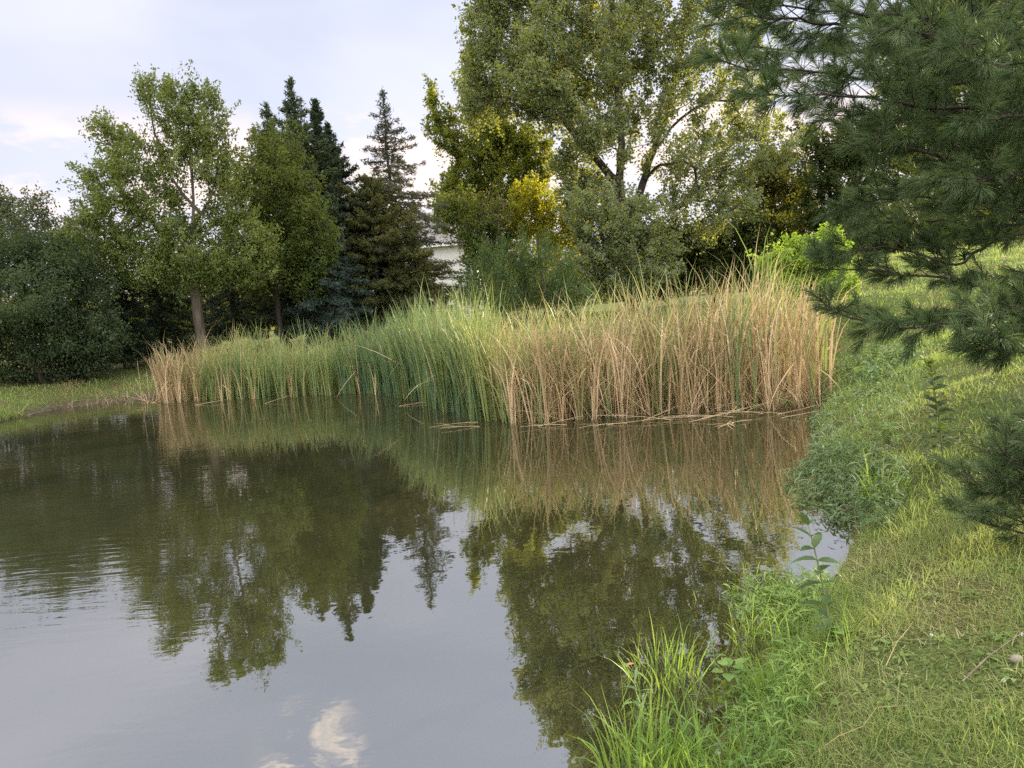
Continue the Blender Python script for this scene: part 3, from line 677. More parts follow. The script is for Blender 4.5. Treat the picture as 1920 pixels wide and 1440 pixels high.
tree('cottonwood_tree', 'giant cottonwood with several forking dark trunks, tallest tree, right of centre', 'tree', 42, 1186,
     [[(1184, 520), (1182, 460), (1188, 400), (1205, 345, 0.4), (1225, 285, 0.8), (1250, 215, 1.0), (1272, 120, 1.2), (1285, 40, 1.4), (1280, -60, 1.6), (1260, -170, 1.8), (1230, -280, 1.8)],
      [(1182, 445), (1166, 400, -0.5), (1160, 345, -0.8), (1166, 270, -0.9), (1160, 190, -1.0), (1157, 120, -1.2), (1150, 30, -1.2), (1130, -80, -1.0), (1110, -180, -1), (1090, -270, -1)],
      [(1160, 350, -0.8), (1130, 312, -1.4), (1096, 272, -1.8), (1062, 230, -2.0), (1015, 192, -2.4), (968, 165, -2.6)],
      [(1225, 285, 0.8), (1258, 240, 0.6), (1300, 205, 0.4), (1335, 188, 0.2), (1375, 190, 0)],
      [(1210, 335, 0.4), (1235, 310, -0.6), (1280, 300, -1.6), (1330, 330, -2.6)],
      [(1163, 310, -0.8), (1183, 255, -1.6), (1190, 200, -2), (1196, 150, -2.2)],
      [(1060, 232, -2.0), (1030, 160, -1.8), (1010, 60, -1.6), (1000, -40, -1.4), (990, -120, -1.2)],
      [(1182, 470), (1140, 440, -2), (1110, 400, -3)]],
     [(918, 30, 40, 44), (900, 70, 26, 40), (905, 130, 34, 44), (890, 185, 24, 36), (900, 225, 28, 22), (945, 95, 50, 50), (945, 170, 46, 40), (985, 35, 55, 50), (1000, 130, 50, 50), (980, 195, 44, 28), (1050, 60, 60, 55), (1065, 140, 55, 50), (1035, 205, 40, 26), (1115, 100, 55, 60), (1135, 40, 55, 55), (1110, 180, 46, 40), (1130, 240, 40, 34), (1180, 160, 40, 50), (1200, 70, 50, 60), (1245, 30, 50, 50), (1225, 130, 40, 40), (1290, 70, 50, 60), (1310, 140, 44, 44), (1340, 50, 50, 50), (1370, 130, 50, 55), (1400, 60, 50, 50), (1390, 200, 50, 40), (1425, 250, 56, 34), (1460, 285, 36, 26), (1260, 170, 36, 36), (1300, 250, 46, 36), (1355, 250, 50, 36), (1395, 290, 50, 30), (1095, 290, 34, 30), (1058, 300, 22, 30), (1045, 238, 22, 20), (1080, 330, 36, 34), (1110, 350, 36, 34), (1275, 320, 44, 40), (1330, 320, 60, 44), (1385, 340, 50, 44), (1260, 370, 36, 36), (1310, 390, 56, 40), (1370, 400, 50, 36), (1340, 435, 36, 26), (1180, 235, 24, 40), (1020, 60, 34, 40, -4), (1005, 110, 26, 26, -3.6), (1155, 60, 30, 40, -3), (1105, 245, 26, 26, -3.2), (1120, 275, 18, 18, -3), (1085, 262, 20, 18, -3.2), (1060, 215, 26, 20, -4), (1020, 170, 34, 24, -4), (1160, 215, 18, 30, -2.6), (1168, 300, 12, 20, -2.4), (1240, 255, 16, 22, -1.2), (1275, 290, 24, 18, -3), (1050, 185, 30, 26, -4), (990, 150, 40, 30, -4.5), (1155, 250, 18, 24, -2.5), (1150, 130, 26, 34, -3), (1240, 200, 26, 26, -1), (1270, 130, 30, 30, -1), (1140, 355, 18, 14, -2), (1180, 390, 24, 16, -2), (1300, 200, 30, 18, -1.5), (1230, 225, 20, 26), (1215, 300, 16, 20), (1080, 375, 36, 34),
      (905, -40, 40, 40), (945, -30, 50, 50), (960, -110, 50, 50), (1010, -50, 60, 55), (1040, -130, 60, 55), (1085, -60, 60, 55), (1110, -150, 60, 60), (1160, -60, 60, 60), (1190, -150, 60, 60), (1240, -60, 60, 60), (1270, -150, 60, 55), (1320, -40, 60, 50), (1340, -110, 50, 50), (1390, -20, 50, 50), (1080, -230, 60, 50), (1150, -250, 60, 50), (1225, -235, 60, 50), (1170, -310, 50, 40), (925, -100, 36, 40), (950, -160, 46, 44), (985, -215, 50, 46), (1035, -255, 60, 50), (1100, -310, 64, 56), (1180, -350, 64, 54), (1250, -300, 60, 56), (1310, -220, 60, 56), (1370, -100, 50, 50)],
     'cottonwood', (0.12, 0.10), 2.5, 60, 0.55, 0.40, bark='bark_dark', shell=0.25, dead=[[(1250, 215), (1290, 195), (1320, 160), (1330, 120)], [(1062, 230, -2), (1010, 215, -3), (960, 235, -3.4)]], dfun=lambda px: float(np.interp(px, [1050, 1200, 1300], [0.80, 0.56, 0.40])))
tree('understory_bush', 'grey-green leafy thicket covering the foot of the cottonwood trunks', 'bush', 37, 1175, [[(1178, 560), (1170, 470)], [(1175, 540), (1130, 450)], [(1175, 540), (1225, 470)]],
     [(1110, 390, 44, 36), (1160, 410, 40, 30), (1205, 400, 26, 36), (1130, 440, 56, 36), (1185, 450, 50, 34), (1230, 470, 40, 36), (1115, 490, 44, 36), (1170, 495, 56, 36), (1240, 505, 32, 24), (1140, 530, 50, 22), (1195, 525, 44, 20)], 'cottonwood', (0.11, 0.085), 3.2, 54, 0.45, 0.16)
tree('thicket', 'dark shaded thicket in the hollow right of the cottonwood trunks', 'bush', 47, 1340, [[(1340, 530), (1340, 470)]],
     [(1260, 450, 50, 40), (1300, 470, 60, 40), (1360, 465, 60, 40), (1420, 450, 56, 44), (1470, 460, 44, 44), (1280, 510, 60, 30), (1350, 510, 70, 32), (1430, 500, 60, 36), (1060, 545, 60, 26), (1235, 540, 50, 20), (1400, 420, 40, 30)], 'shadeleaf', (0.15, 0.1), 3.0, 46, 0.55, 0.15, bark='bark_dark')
tree('olive_tree', 'olive-brown leafy tree between the cottonwood crown and the dark tree', 'tree', 49, 1450, [[(1455, 520), (1450, 420), (1450, 340)]],
     [(1450, 310, 40, 30), (1425, 345, 36, 34), (1475, 345, 40, 34), (1450, 385, 50, 36), (1490, 395, 30, 30), (1420, 415, 34, 30), (1465, 430, 44, 30)], 'olive', (0.13, 0.09), 3.0, 50, 0.5, 0.2)
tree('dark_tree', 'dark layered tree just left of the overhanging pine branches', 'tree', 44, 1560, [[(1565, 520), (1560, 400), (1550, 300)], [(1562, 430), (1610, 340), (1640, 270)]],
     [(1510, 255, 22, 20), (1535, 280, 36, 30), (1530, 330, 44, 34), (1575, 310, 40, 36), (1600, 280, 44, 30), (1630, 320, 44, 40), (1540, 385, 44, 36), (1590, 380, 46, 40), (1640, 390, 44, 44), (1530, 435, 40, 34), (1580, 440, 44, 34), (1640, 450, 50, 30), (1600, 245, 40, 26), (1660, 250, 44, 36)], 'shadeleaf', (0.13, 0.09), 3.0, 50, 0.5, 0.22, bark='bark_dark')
tree('sunlit_tree', 'yellow-tinged tree seen only through gaps in the pine branches', 'tree', 43, 1760, [[(1765, 470), (1760, 300), (1755, 150), (1750, 40)], [(1760, 300), (1850, 180), (1900, 90)]],
     [(1700, 90, 60, 60), (1760, 60, 60, 60), (1830, 80, 60, 60), (1900, 120, 60, 60), (1720, 170, 60, 60), (1800, 170, 70, 60), (1880, 210, 70, 60), (1730, 260, 60, 60), (1820, 280, 70, 60), (1920, 300, 60, 60), (1720, 350, 60, 50), (1800, 360, 70, 50), (1890, 390, 70, 40), (1960, 200, 60, 80), (1780, 0, 60, 50), (1870, 10, 60, 50)], 'poplar', (0.15, 0.12), 1.7, 50, 0.6, 0.3)
for k, (px, py, rx, ry, lab) in enumerate([(1690, 425, 60, 46, 'dark hedge bush on the hill crest, nearest the lime green bush'), (1780, 420, 60, 44, 'dark hedge bush in the middle of the hill crest row'), (1870, 410, 60, 44, 'dark hedge bush on the hill crest toward the right edge'), (1960, 400, 60, 46, 'dark hedge bush at the far right end of the hill crest')]):
    tree('hedge_bush', lab, 'bush', 37 + k, px, [[(px, py + 40), (px, py)]], [(px - rx * .4, py, rx * .6, ry * .8), (px + rx * .4, py - 6, rx * .6, ry * .8), (px, py + 22, rx * .9, ry * .6)], 'shadeleaf', (0.13, 0.085), 3.4, 46, 0.5, 0.1, bark='bark_dark', group='bushes along the hill crest')
tree('lime_bush', 'bright lime green bush above the right end of the dry reeds', 'bush', 17.5, 1500, [[(1510, 560), (1505, 500)], [(1508, 550), (1460, 500)], [(1508, 550), (1550, 480)]],
     [(1545, 452, 24, 18), (1500, 460, 22, 16), (1470, 482, 22, 14), (1430, 492, 16, 10), (1520, 480, 46, 20), (1560, 475, 26, 26), (1480, 505, 50, 20), (1540, 510, 50, 24), (1510, 540, 60, 24), (1575, 530, 26, 30)], 'lime', (0.075, 0.04), 26, 20, 0.2, 0.05)

# far woods beyond the lawn: one soft mass
g = Geo(); gx_ = []
for k in range(420):
    a = rng.uniform(-0.75, 0.8); d = rng.uniform(125, 165); h = rng.uniform(6.5, 9.5) + 3.0 * max(0, np.sin(a * 9 + 1))
    x, y = d * math.tan(a), d; z0 = 1.2
    n = 110; c = np.array([x, y, z0 + h * 0.45]) + rng.normal(size=(n, 3)) * np.array([2.2, 1.5, h * 0.27])
    leaves(g, c, rand_unit(n), rng.normal(size=(n, 3)), 1.1, 0.8, np.clip(rng.normal(0.45, 0.15, n), 0, 1))
tag(g.build('distant_woods', M['olive'], smooth=False), 'low line of distant woods beyond the lawn', 'woods', kind='stuff')

def region(poly_px, n, zmin=None):
    """random points on the terrain or shallow water under a patch outlined in plan"""
    poly = np.array([on(px, py, z)[:2] for px, py, z in poly_px])
    lo_, hi = poly.min(0), poly.max(0); out = np.zeros((0, 2)); a = poly; b_ = np.roll(poly, -1, 0)
    while len(out) < n:
        q = lo_ + (hi - lo_) * rng.random((n * 2, 2))
        c = ((a[:, 1] > q[:, None, 1]) != (b_[:, 1] > q[:, None, 1])) & (q[:, None, 0] < (b_[:, 0] - a[:, 0]) * (q[:, None, 1] - a[:, 1]) / (b_[:, 1] - a[:, 1] + 1e-12) + a[:, 0])
        out = np.concatenate([out, q[c.sum(1) % 2 == 1]])
    q = out[:n]; z = np.maximum(ground(q[:, 0], q[:, 1]), -0.12) - 0.01
    return np.column_stack([q, z])

# ------------------------------------------------------------------ reeds
def reed_front(u): return np.interp(u, RFX, RFY)
def on_v(px, py):
    d = fw[None] + cr[None] * ((px - 960) / FPX)[:, None] - cu[None] * ((py - 720) / FPX)[:, None]
    return CAM + d * ((0 - EYE) / d[:, 2])[:, None]

HU = np.array([285, 320, 420, 520, 640, 720, 800, 880, 960, 1100, 1200, 1300, 1400, 1470, 1540, 1575.])
HH = np.array([1.62, 1.68, 1.52, 1.42, 1.44, 1.72, 1.96, 1.86, 1.72, 1.72, 1.80, 1.92, 2.08, 2.14, 2.0, 1.75])
fro = on_v(np.linspace(292, 1556, 500), reed_front(np.linspace(292, 1556, 500)))
cum_ = np.concatenate([[0], np.cumsum(np.linalg.norm(np.diff(fro, axis=0), axis=1))])
def reed_pts(n, dmax, pw=1.6, k=1):
    n = n // k
    s = rng.uniform(0, cum_[-1], n); u = np.interp(s, cum_, np.linspace(292, 1556, 500))
    b = np.stack([np.interp(s, cum_, fro[:, k]) for k in range(3)], 1)
    d = dmax * rng.uniform(0, 1, n) ** pw
    b[:, 0] += d * 0.10 + rng.normal(0, 0.05, n); b[:, 1] += d + 0.10 * np.sin(u * 0.09) + 0.08 * np.sin(u * 0.23 + 1) + rng.normal(0, 0.05, n)
    b[:, 2] = np.maximum(ground(b[:, 0], b[:, 1]), -0.08) - 0.02
    if k > 1:       # several blades rise from one plant
        b, u, d = np.repeat(b, k, 0), np.repeat(u, k), np.repeat(d, k)
        b[:, :2] += rng.normal(0, 0.022, (len(b), 2))
    return b, u, d

def dryness(u):   # share of dry stalks along the bed (left end, then the right half)
    return np.interp(u, [285, 325, 350, 400, 640, 850, 900, 960, 1010, 1060, 1200, 1575], [0.97, 0.92, 0.5, 0.22, 0.08, 0.08, 0.22, 0.40, 0.58, 0.74, 0.80, 0.86])

def make_reeds(n, dmax, dry):
    K = 6; b, u, d = reed_pts(n, dmax, 1.5, K); n = len(u)
    dr = dryness(u) - 0.28 * np.clip((d - 0.9) / 2.0, 0, 1) * (u > 950)
    rp = np.repeat(rng.random(n // K), K) * 0.85 + rng.random(n) * 0.15
    keep = (rp < dr) if dry else (rp > dr); plant = np.repeat(np.arange(n // K), K)[keep]; ph = rng.normal(1.0, 0.10, n // K)[plant]; pt_ = rng.normal(0, 0.11, n // K)[plant]
    b, u, d = b[keep], u[keep], d[keep]; n = len(u)
    cl_ = 0.12 * np.sin(u * 0.051) + 0.10 * np.sin(u * 0.137 + 2)       # clumps of taller and shorter plants
    h = np.interp(u, HU, HH) * 1.04 * (0.94 + cl_ * 0.45) * ph * np.clip(rng.normal(0.92, 0.13, n), 0.4, 1.16) * (1 + 0.03 * d)
    S = 7; L_ = h / S * 1.06
    az = rng.normal(0, 0.8, n) + np.where(rng.random(n) < np.interp(u, [900, 1250, 1450], [0.5, 0.55, 0.75]), 0.0, pi)
    th0 = np.abs(rng.normal(0, 0.085 if dry else 0.06, n)) + 0.02
    crv = np.abs(rng.normal(0, 0.40 if not dry else 0.5, n)) + 0.05
    crv = crv * np.where(u > 900, 1.5, 0.9)
    tt = (np.arange(S) / (S - 1))
    th = th0[:, None] + crv[:, None] * tt[None] ** 3
    # snapped blades hanging over
    sn = rng.random(n) < (0.24 if dry else 0.06) * np.where(u > 900, 1.3, 0.5)
    kk = rng.integers(3, S, n)
    th += (sn[:, None] & (np.arange(S)[None] >= kk[:, None])) * rng.uniform(0.8, 2.3, n)[:, None]
    g = Geo()
    if dry:
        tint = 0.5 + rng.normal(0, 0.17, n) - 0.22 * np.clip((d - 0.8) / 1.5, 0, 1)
        tint = tint - np.where(u < 420, 0.10, 0.0)  # left end shifted golden: sunlight on the stalks put into the tint
        blades(g, b, L_, th, az, rng.uniform(0.017, 0.031, n), np.clip(tint + pt_, 0, 1), prof=[.8, 1, 1, .97, .9, .78, .55, .06], tipdark=-0.10)
    else:
        base_t = np.interp(u, [285, 400, 600, 700, 850, 930, 1000, 1300, 1575], [0.72, 0.64, 0.54, 0.27, 0.30, 0.66, 0.62, 0.50, 0.46])  # left values raised: sunlit yellow of the left reeds put into the tint
        tint = base_t + rng.normal(0, 0.12, n)
        blades(g, b, L_, th, az, rng.uniform(0.017, 0.031, n), np.clip(tint + pt_, 0, 1), prof=[.8, 1, 1, .97, .9, .78, .55, .06], tipdark=0.14)
    return g
tag(make_reeds(12000, 3.4, False).build('green_reeds', M['reed_green']), 'dense green cattail reeds standing along the far edge of the pond', 'reeds', kind='stuff')
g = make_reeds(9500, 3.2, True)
# dry litter: short broken stalks leaning every way at the foot of the tan reeds
n = 4200; b, u, d = reed_pts(n, 1.8, 1.3); k = (u > 980) & (rng.random(n) < 0.9); b = b[k]; u = u[k]; n = len(u)
S = 5; th = np.clip(rng.normal(0.75, 0.5, n), 0.1, 1.5)[:, None] + np.linspace(0, 0.6, S)[None] * rng.uniform(0, 1, n)[:, None]
b[:, 1] -= rng.uniform(0, 0.15, n)
blades(g, b, rng.uniform(0.5, 1.9, n) / S, th, rng.uniform(-pi, pi, n), rng.uniform(0.009, 0.016, n), np.clip(rng.normal(0.62, 0.15, n), 0, 1))
pt = region([(110, 735, .3), (265, 728, .4), (275, 760, 0), (190, 760, 0), (120, 770, 0)], 700); n = len(pt)
th = np.clip(rng.normal(0.8, 0.45, n), 0.1, 1.5)[:, None] + np.linspace(0, 0.5, S)[None]
blades(g, pt, rng.uniform(0.12, 0.4, n) / S, th, rng.uniform(-pi, pi, n), rng.uniform(0.008, 0.014, n), np.clip(rng.normal(0.36, 0.2, n), 0, 1))
tag(g.build('dry_reeds', M['reed_dry']), 'tan dried reeds, thickest along the right half of the reed bed', 'reeds', kind='stuff')

def reed_stalks(name, base, lst, mat, root, r=0.007):
    for (dx, dy, az, th, ln, kink) in lst:
        g = Geo(); a = np.array([base[0] + dx, base[1] + dy, -0.03]); pts = [a]; cur = th
        for s in range(6):
            if kink and s == 3: cur += kink
            pts.append(pts[-1] + ln / 6 * np.array([sin(cur) * cos(az), sin(cur) * sin(az), cos(cur)]))
        tube(g, pts, np.linspace(r, r * .45, 7), 5, rng.uniform(.4, .8)); g.build(name, M[mat], root)
# loose clump of dead stalks left of the bed
cb = on(272, 756); cl_root = thing('dead_reed_clump', cb, 'sparse broken tan reed clump at the left end of the reed bed, one stalk upright', 'reeds')
reed_stalks('stalk', cb, [(-0.08, 0, 1.9, 0.06, 1.35, 0), (0.12, 0.05, 0.3, 0.03, 1.0, 0), (0.2, 0, 0.2, 0.35, 1.15, 0.9), (0.1, 0, 0.1, 0.25, 1.1, 0), (0.0, 0.1, 3.0, 0.3, 0.8, 0), (0.15, -0.05, 2.9, 0.9, 0.7, 0), (0.2, -0.05, 0.2, 1.1, 0.9, 0), (-0.1, -0.05, 0.4, 1.25, 0.9, 0.2), (0.3, 0, 3.3, 1.2, 0.9, 0), (0.25, 0.05, 0.9, 0.7, 0.8, 0), (0.05, -0.1, -0.1, 1.45, 0.8, 0), (0.1, 0, 2.4, 0.5, 0.7, 1.3), (0.32, 0.1, 0.2, 0.1, 1.3, 1.9), (0.4, 0.1, 3.0, 0.12, 1.4, 0), (0.38, 0.05, 0.4, 0.6, 0.9, 0)], 'reed_dry', cl_root, 0.011)
# fallen stalks lying on the water at the foot of the bed
for k, (px, py, az, ln) in enumerate([(880, 800, 2.9, 0.7), (900, 792, 3.3, 0.9), (760, 762, 0.1, 0.8), (1000, 800, 0.15, 0.8), (1150, 797, 0.05, 1.3), (1210, 790, 0.4, 1.2), (1280, 788, 2.8, 1.3), (1330, 785, 0.2, 1.4), (1380, 782, 3.0, 1.2), (1440, 778, 0.1, 1.3), (1490, 776, 2.7, 1.1), (1310, 792, 0.0, 1.0), (1410, 788, 3.2, 1.1), (490, 757, 0.3, 0.8), (350, 760, 0.1, 0.9), (1060, 797, 3.1, 0.8), (1360, 780, 0.8, 0.9), (1420, 776, 2.2, 0.8), (1250, 784, -0.5, 0.9), (1180, 794, 3.6, 0.9), (1470, 784, -0.4, 0.8), (1350, 790, 3.7, 1.0)]):
    az += rng.normal() * .25; px += rng.normal() * 12
    b = on(px, py); st = thing('fallen_stalk', (b[0], b[1], 0.0), 'dry tan reed stalk lying on the water at the foot of the reeds', 'reed stalk', 'fallen stalks along the reed edge')
    th = rng.uniform(1.36, 1.53); g = Geo(); pts = [np.array([b[0], b[1], 0.004])]
    for s in range(5): pts.append(pts[-1] + ln / 5 * np.array([sin(th) * cos(az + .1 * s), sin(th) * sin(az + .1 * s), cos(th) - 0.02 * s]))
    tube(g, pts, np.linspace(0.0055, 0.0025, 6), 5, 0.7); g.build('stem', M['reed_dry'], st)
    g = Geo(); m = 2; pb = np.array([pts[2], pts[3]]); lance(g, pb, np.array([[cos(az + .5), sin(az + .5), .1], [cos(az - .5), sin(az - .5), .15]]), np.array([[0, 0, 1.0]] * 2), 0.35, 0.014, 0.1, 0.6); g.build('blade', M['reed_dry'], st)
# rotting flecks and pollen on the water along the reed edge and the right shore
g = Geo(); n = 900; b, u, d = reed_pts(n, 0.1); off_ = rng.exponential(.35, n); b[:, 1] -= off_; b[:, 0] += rng.normal(0, .2, n); b[:, 2] = .004
k = sdist(b[:, 0], b[:, 1]) < -.02; b = b[k]; n = len(b)
leaves(g, b, np.tile([0, 0, 1.0], (n, 1)) + rng.normal(size=(n, 3)) * .05, rng.normal(size=(n, 3)) * np.array([1, 1, 0]), rng.uniform(.01, .05, n), rng.uniform(.006, .014, n), np.clip(rng.normal(.45, .25, n), 0, 1))
tag(g.build('floating_litter', M['reed_dry']), 'flecks of rotting reed litter floating along the reed edge', 'litter', kind='stuff')
# cattail seed heads
for px, py, top in [(921, 760, 568), (932, 765, 575), (1006, 765, 590)]:
    b = at(px, 640, 18.5); tpz = at(px, top, 18.5)
    ct = thing('cattail', (b[0], 18.5, 0.0), 'cattail stalk with brown seed head poking above the middle of the reeds', 'cattail', 'brown cattail heads above the reeds')
    g = Geo(); tube(g, [(b[0], 18.5, -0.05), (b[0] + .02, 18.5, 1.0), (tpz[0], 18.5, tpz[2])], [0.007, 0.006, 0.003], 5); g.build('stalk', M['stem'], ct)
    g = Geo(); zt = tpz[2] - 0.12; tube(g, [(tpz[0], 18.5, zt - .19), (tpz[0], 18.5, zt - .17), (tpz[0], 18.5, zt - .02), (tpz[0], 18.5, zt)], [0.006, 0.014, 0.014, 0.005], 8); g.build('seed_head', M['seedhead'], ct)

# ------------------------------------------------------------------ grass (uncountable ground cover)
def scatter(n, a0, a1, r0s, r1s, pw):
    r = r0s + (r1s - r0s) * rng.uniform(0, 1, n) ** pw; a = rng.uniform(a0, a1, n)
    return r * np.sin(a), r * np.cos(a)

BARE = [(*on(px, py, z)[:2], r) for px, py, z, r in [(1695, 1060, .45, .28), (1650, 1190, .45, .20), (1600, 1395, .45, .22), (1560, 1290, .35, .14), (1780, 1190, .6, .16), (1720, 1330, .6, .18), (1660, 870, .5, .3), (1640, 760, .5, .4)]]
def lawn(g, n, a0, a1, ra, rb, pw, hgt, wid, smin=0.02, taglow=0.0, patchy=True, flatp=0.38, dt=0.0):
    x, y = scatter(n, a0, a1, ra, rb, pw); s = sdist(x, y)
    k = s > smin; x, y, s = x[k], y[k], s[k]
    for bx_, by_, br_ in BARE:
        k = rng.random(len(x)) > 0.82 * np.exp(-(((x - bx_) / br_) ** 2 + ((y - by_) / (br_ * 1.3)) ** 2) ** 1.5); x, y, s = x[k], y[k], s[k]
    if patchy:
        pn = np.sin(2.1 * x + 1.3 * y) * np.sin(1.7 * y - 2.3 * x + 1) + 0.6 * np.sin(5.1 * x + 0.5) * np.sin(4.7 * y)
        k = rng.random(len(x)) < np.clip(0.95 - 0.75 * sstep(0.25, 0.75, pn), 0, 1); x, y, s, pn = x[k], y[k], s[k], pn[k]
    else: pn = np.zeros(len(x))
    n = len(x); z = ground(x, y, s) - 0.01
    r = np.hypot(x, y)
    h = hgt * np.clip(rng.lognormal(0, 0.42, n), 0.3, 2.6) * (1 + 0.9 * np.exp(-s / 0.35)) * (1 - 0.25 * np.clip(pn, 0, 1))
    S = 3
    flat = rng.random(n) < flatp            # mown, lying pieces
    th0 = np.where(flat, rng.uniform(0.9, 1.5, n), np.abs(rng.normal(0.2, 0.25, n)))
    th = th0[:, None] + np.linspace(0, 1, S)[None] * np.abs(rng.normal(0.5, 0.4, n))[:, None]
    th = np.where(flat[:, None], np.minimum(th, 1.57), th)
    tint = 0.40 + dt + rng.normal(0, 0.16, n) + 0.42 * flat * rng.random(n) + 0.10 * np.clip(pn, -1, 1) - 0.10 * np.exp(-s / 0.5)
    blades(g, np.stack([x, y, z], 1), h / S, th, rng.uniform(0, 2 * pi, n), wid * rng.uniform(.7, 1.4, n) * np.clip(r / 4.5, 0.8, 3.5), np.clip(tint, 0, 1))
g = Geo()
lawn(g, 130000, radians(5), radians(50), 1.9, 6.2, 1.05, 0.052, 0.0046)
lawn(g, 80000, radians(8), radians(50), 5.5, 13, 1.1, 0.055, 0.0055)
lawn(g, 80000, radians(14), radians(46), 12, 34, 1.2, 0.08, 0.007, 0.1, patchy=False, dt=-0.10)
lawn(g, 30000, radians(-48), radians(-18), 19, 31, 1.0, 0.10, 0.006, 0.15, patchy=False)
lawn(g, 9000, radians(-30), radians(25), 23, 60, 1.0, 0.13, 0.008, 0.1, patchy=False)
lawn(g, 90000, radians(5), radians(50), 1.9, 6.5, 1.05, 0.045, 0.0034, flatp=0.95, dt=0.14, patchy=False)
lawn(g, 20000, radians(-42), radians(-20), 19, 27, 1.0, 0.16, 0.009, -0.05, patchy=False)
# clover and plantain rosettes dotted through the lawn
x, y = scatter(420, radians(12), radians(46), 2.2, 9.0, 1.0); k = sdist(x, y) > 0.25; x, y = x[k], y[k]; z = ground(x, y)
for _ in range(7):
    n = len(x); a = rng.uniform(0, 2 * pi, n); el = rng.uniform(.1, .9, n)
    lance(g, np.stack([x + .012 * np.cos(a), y + .012 * np.sin(a), z + .012], 1), np.stack([np.cos(a) * np.cos(el), np.sin(a) * np.cos(el), np.sin(el)], 1), np.tile([0, 0, 1.0], (n, 1)), rng.uniform(.025, .06, n), rng.uniform(.012, .022, n), .4, np.clip(rng.normal(.22, .1, n), 0, 1), .2, True)
tag(g.build('grass', M['grass']), 'short patchy lawn grass covering the banks', 'grass', kind='stuff')

# longer fringe grass and low weeds hanging over the water along the right bank: uncountable ground cover
def weed_cloud(g, pts, hts, lpn, leafL, leafW, tint0, stemw=0.004, spread=0.5):
    n = len(pts); az = rng.uniform(0, 2 * pi, n); S = 4
    th0 = np.abs(rng.normal(0.22, 0.2, n)); bend = rng.uniform(0.1, spread, n)
    th = th0[:, None] + bend[:, None] * np.linspace(0, 1, S)[None]
    blades(g, pts, hts / S, th, az, stemw, np.clip(tint0 + rng.normal(0, .1, n), 0, 1), prof=[1, .9, .8, .7, .5])
    lean = np.stack([np.cos(az), np.sin(az), 0 * az], 1)
    for k in range(lpn):
        f = rng.uniform(0.25, 1.0, n); p = pts.copy(); rem = f * S
        for s in range(S):
            w = np.clip(rem - s, 0, 1)[:, None]; p = p + w * (hts / S)[:, None] * (np.sin(th[:, s])[:, None] * lean + np.cos(th[:, s])[:, None] * np.array([0, 0, 1.0]))
        a2 = rng.uniform(0, 2 * pi, n); el = rng.normal(0.45, 0.3, n)
        dr = np.stack([np.cos(a2) * np.cos(el), np.sin(a2) * np.cos(el), np.sin(el)], 1)
        sz = rng.uniform(.6, 1.3, n)
        lance(g, p, dr, np.tile([0, 0, 1.0], (n, 1)) + rng.normal(size=(n, 3)) * 0.3, leafL * sz, leafW * sz, rng.uniform(0.2, 0.9, n), np.clip(tint0 + rng.normal(0, 0.16, n), 0, 1))

g = Geo()
pt = region([(1470, 900, 0), (1530, 850, 0), (1600, 830, .3), (1690, 850, .5), (1690, 900, .5), (1670, 960, .4), (1630, 1000, .2), (1570, 985, 0), (1500, 955, 0)], 480)
weed_cloud(g, pt, 0.26 * rng.lognormal(-.35, .45, len(pt)).clip(.3, 1.5), 8, 0.10, 0.016, 0.62)
tag(g.build('smartweed', M['weed']), 'thick grey-green smartweed spilling over the bank into the small bright inlet', 'weeds', kind='stuff')
g = Geo()
pt = region([(1500, 770, 0), (1560, 740, .2), (1620, 700, .4), (1700, 700, .6), (1700, 760, .6), (1690, 830, .5), (1600, 830, .2), (1520, 850, 0)], 260)
weed_cloud(g, pt, 0.16 * rng.lognormal(-.2, .5, len(pt)), 7, 0.075, 0.022, 0.62)
pt = region([(1560, 700, .4), (1640, 650, .7), (1720, 640, .9), (1720, 690, .7), (1640, 740, .4)], 160)
weed_cloud(g, pt, rng.uniform(0.15, 0.4, len(pt)), 9, 0.10, 0.04, 0.45)
pt = region([(1530, 800, 0), (1570, 740, .2), (1640, 690, .4), (1730, 680, .7), (1720, 800, .6), (1700, 900, .5), (1600, 900, .2), (1520, 870, 0)], 900)
S = 4; n = len(pt)
blades(g, pt, rng.uniform(0.10, 0.28, n) / S, np.abs(rng.normal(.25, .2, n))[:, None] + np.linspace(0, 1, S)[None] * np.abs(rng.normal(.6, .4, n))[:, None], rng.uniform(0, 2 * pi, n), rng.uniform(.005, .010, n), np.clip(rng.normal(.65, .2, n), 0, 1))
tag(g.build('bank_weeds', M['weed']), 'mixed leafy weeds on the bank at the right end of the reeds', 'weeds', kind='stuff')
g = Geo()
pt = region([(1370, 1120, 0), (1430, 1090, 0), (1520, 1085, 0), (1560, 1100, .1), (1530, 1180, .1), (1500, 1200, 0), (1410, 1190, 0)], 320)
weed_cloud(g, pt, rng.uniform(0.12, 0.28, len(pt)), 8, 0.085, 0.011, 0.6)
pt = region([(1150, 1440, 0), (1230, 1330, 0), (1330, 1300, 0), (1420, 1240, 0), (1480, 1220, 0), (1530, 1240, .2), (1500, 1330, .25), (1450, 1440, .3), (1400, 1500, .2), (1200, 1500, 0)], 460)
weed_cloud(g, pt, rng.uniform(0.08, 0.24, len(pt)), 6, 0.085, 0.010, 0.5)
pt = region([(1440, 1330, .05), (1480, 1250, .05), (1530, 1160, .05), (1570, 1090, .1), (1620, 1100, .35), (1590, 1200, .4), (1540, 1320, .45), (1500, 1440, .5), (1430, 1440, .1)], 420)
S = 4; n = len(pt)
blades(g, pt, rng.uniform(0.10, 0.26, n) / S, np.abs(rng.normal(.25, .2, n))[:, None] + np.linspace(0, 1, S)[None] * np.abs(rng.normal(.6, .4, n))[:, None], rng.uniform(0, 2 * pi, n), rng.uniform(.003, .007, n), np.clip(rng.normal(.5, .22, n), 0, 1))
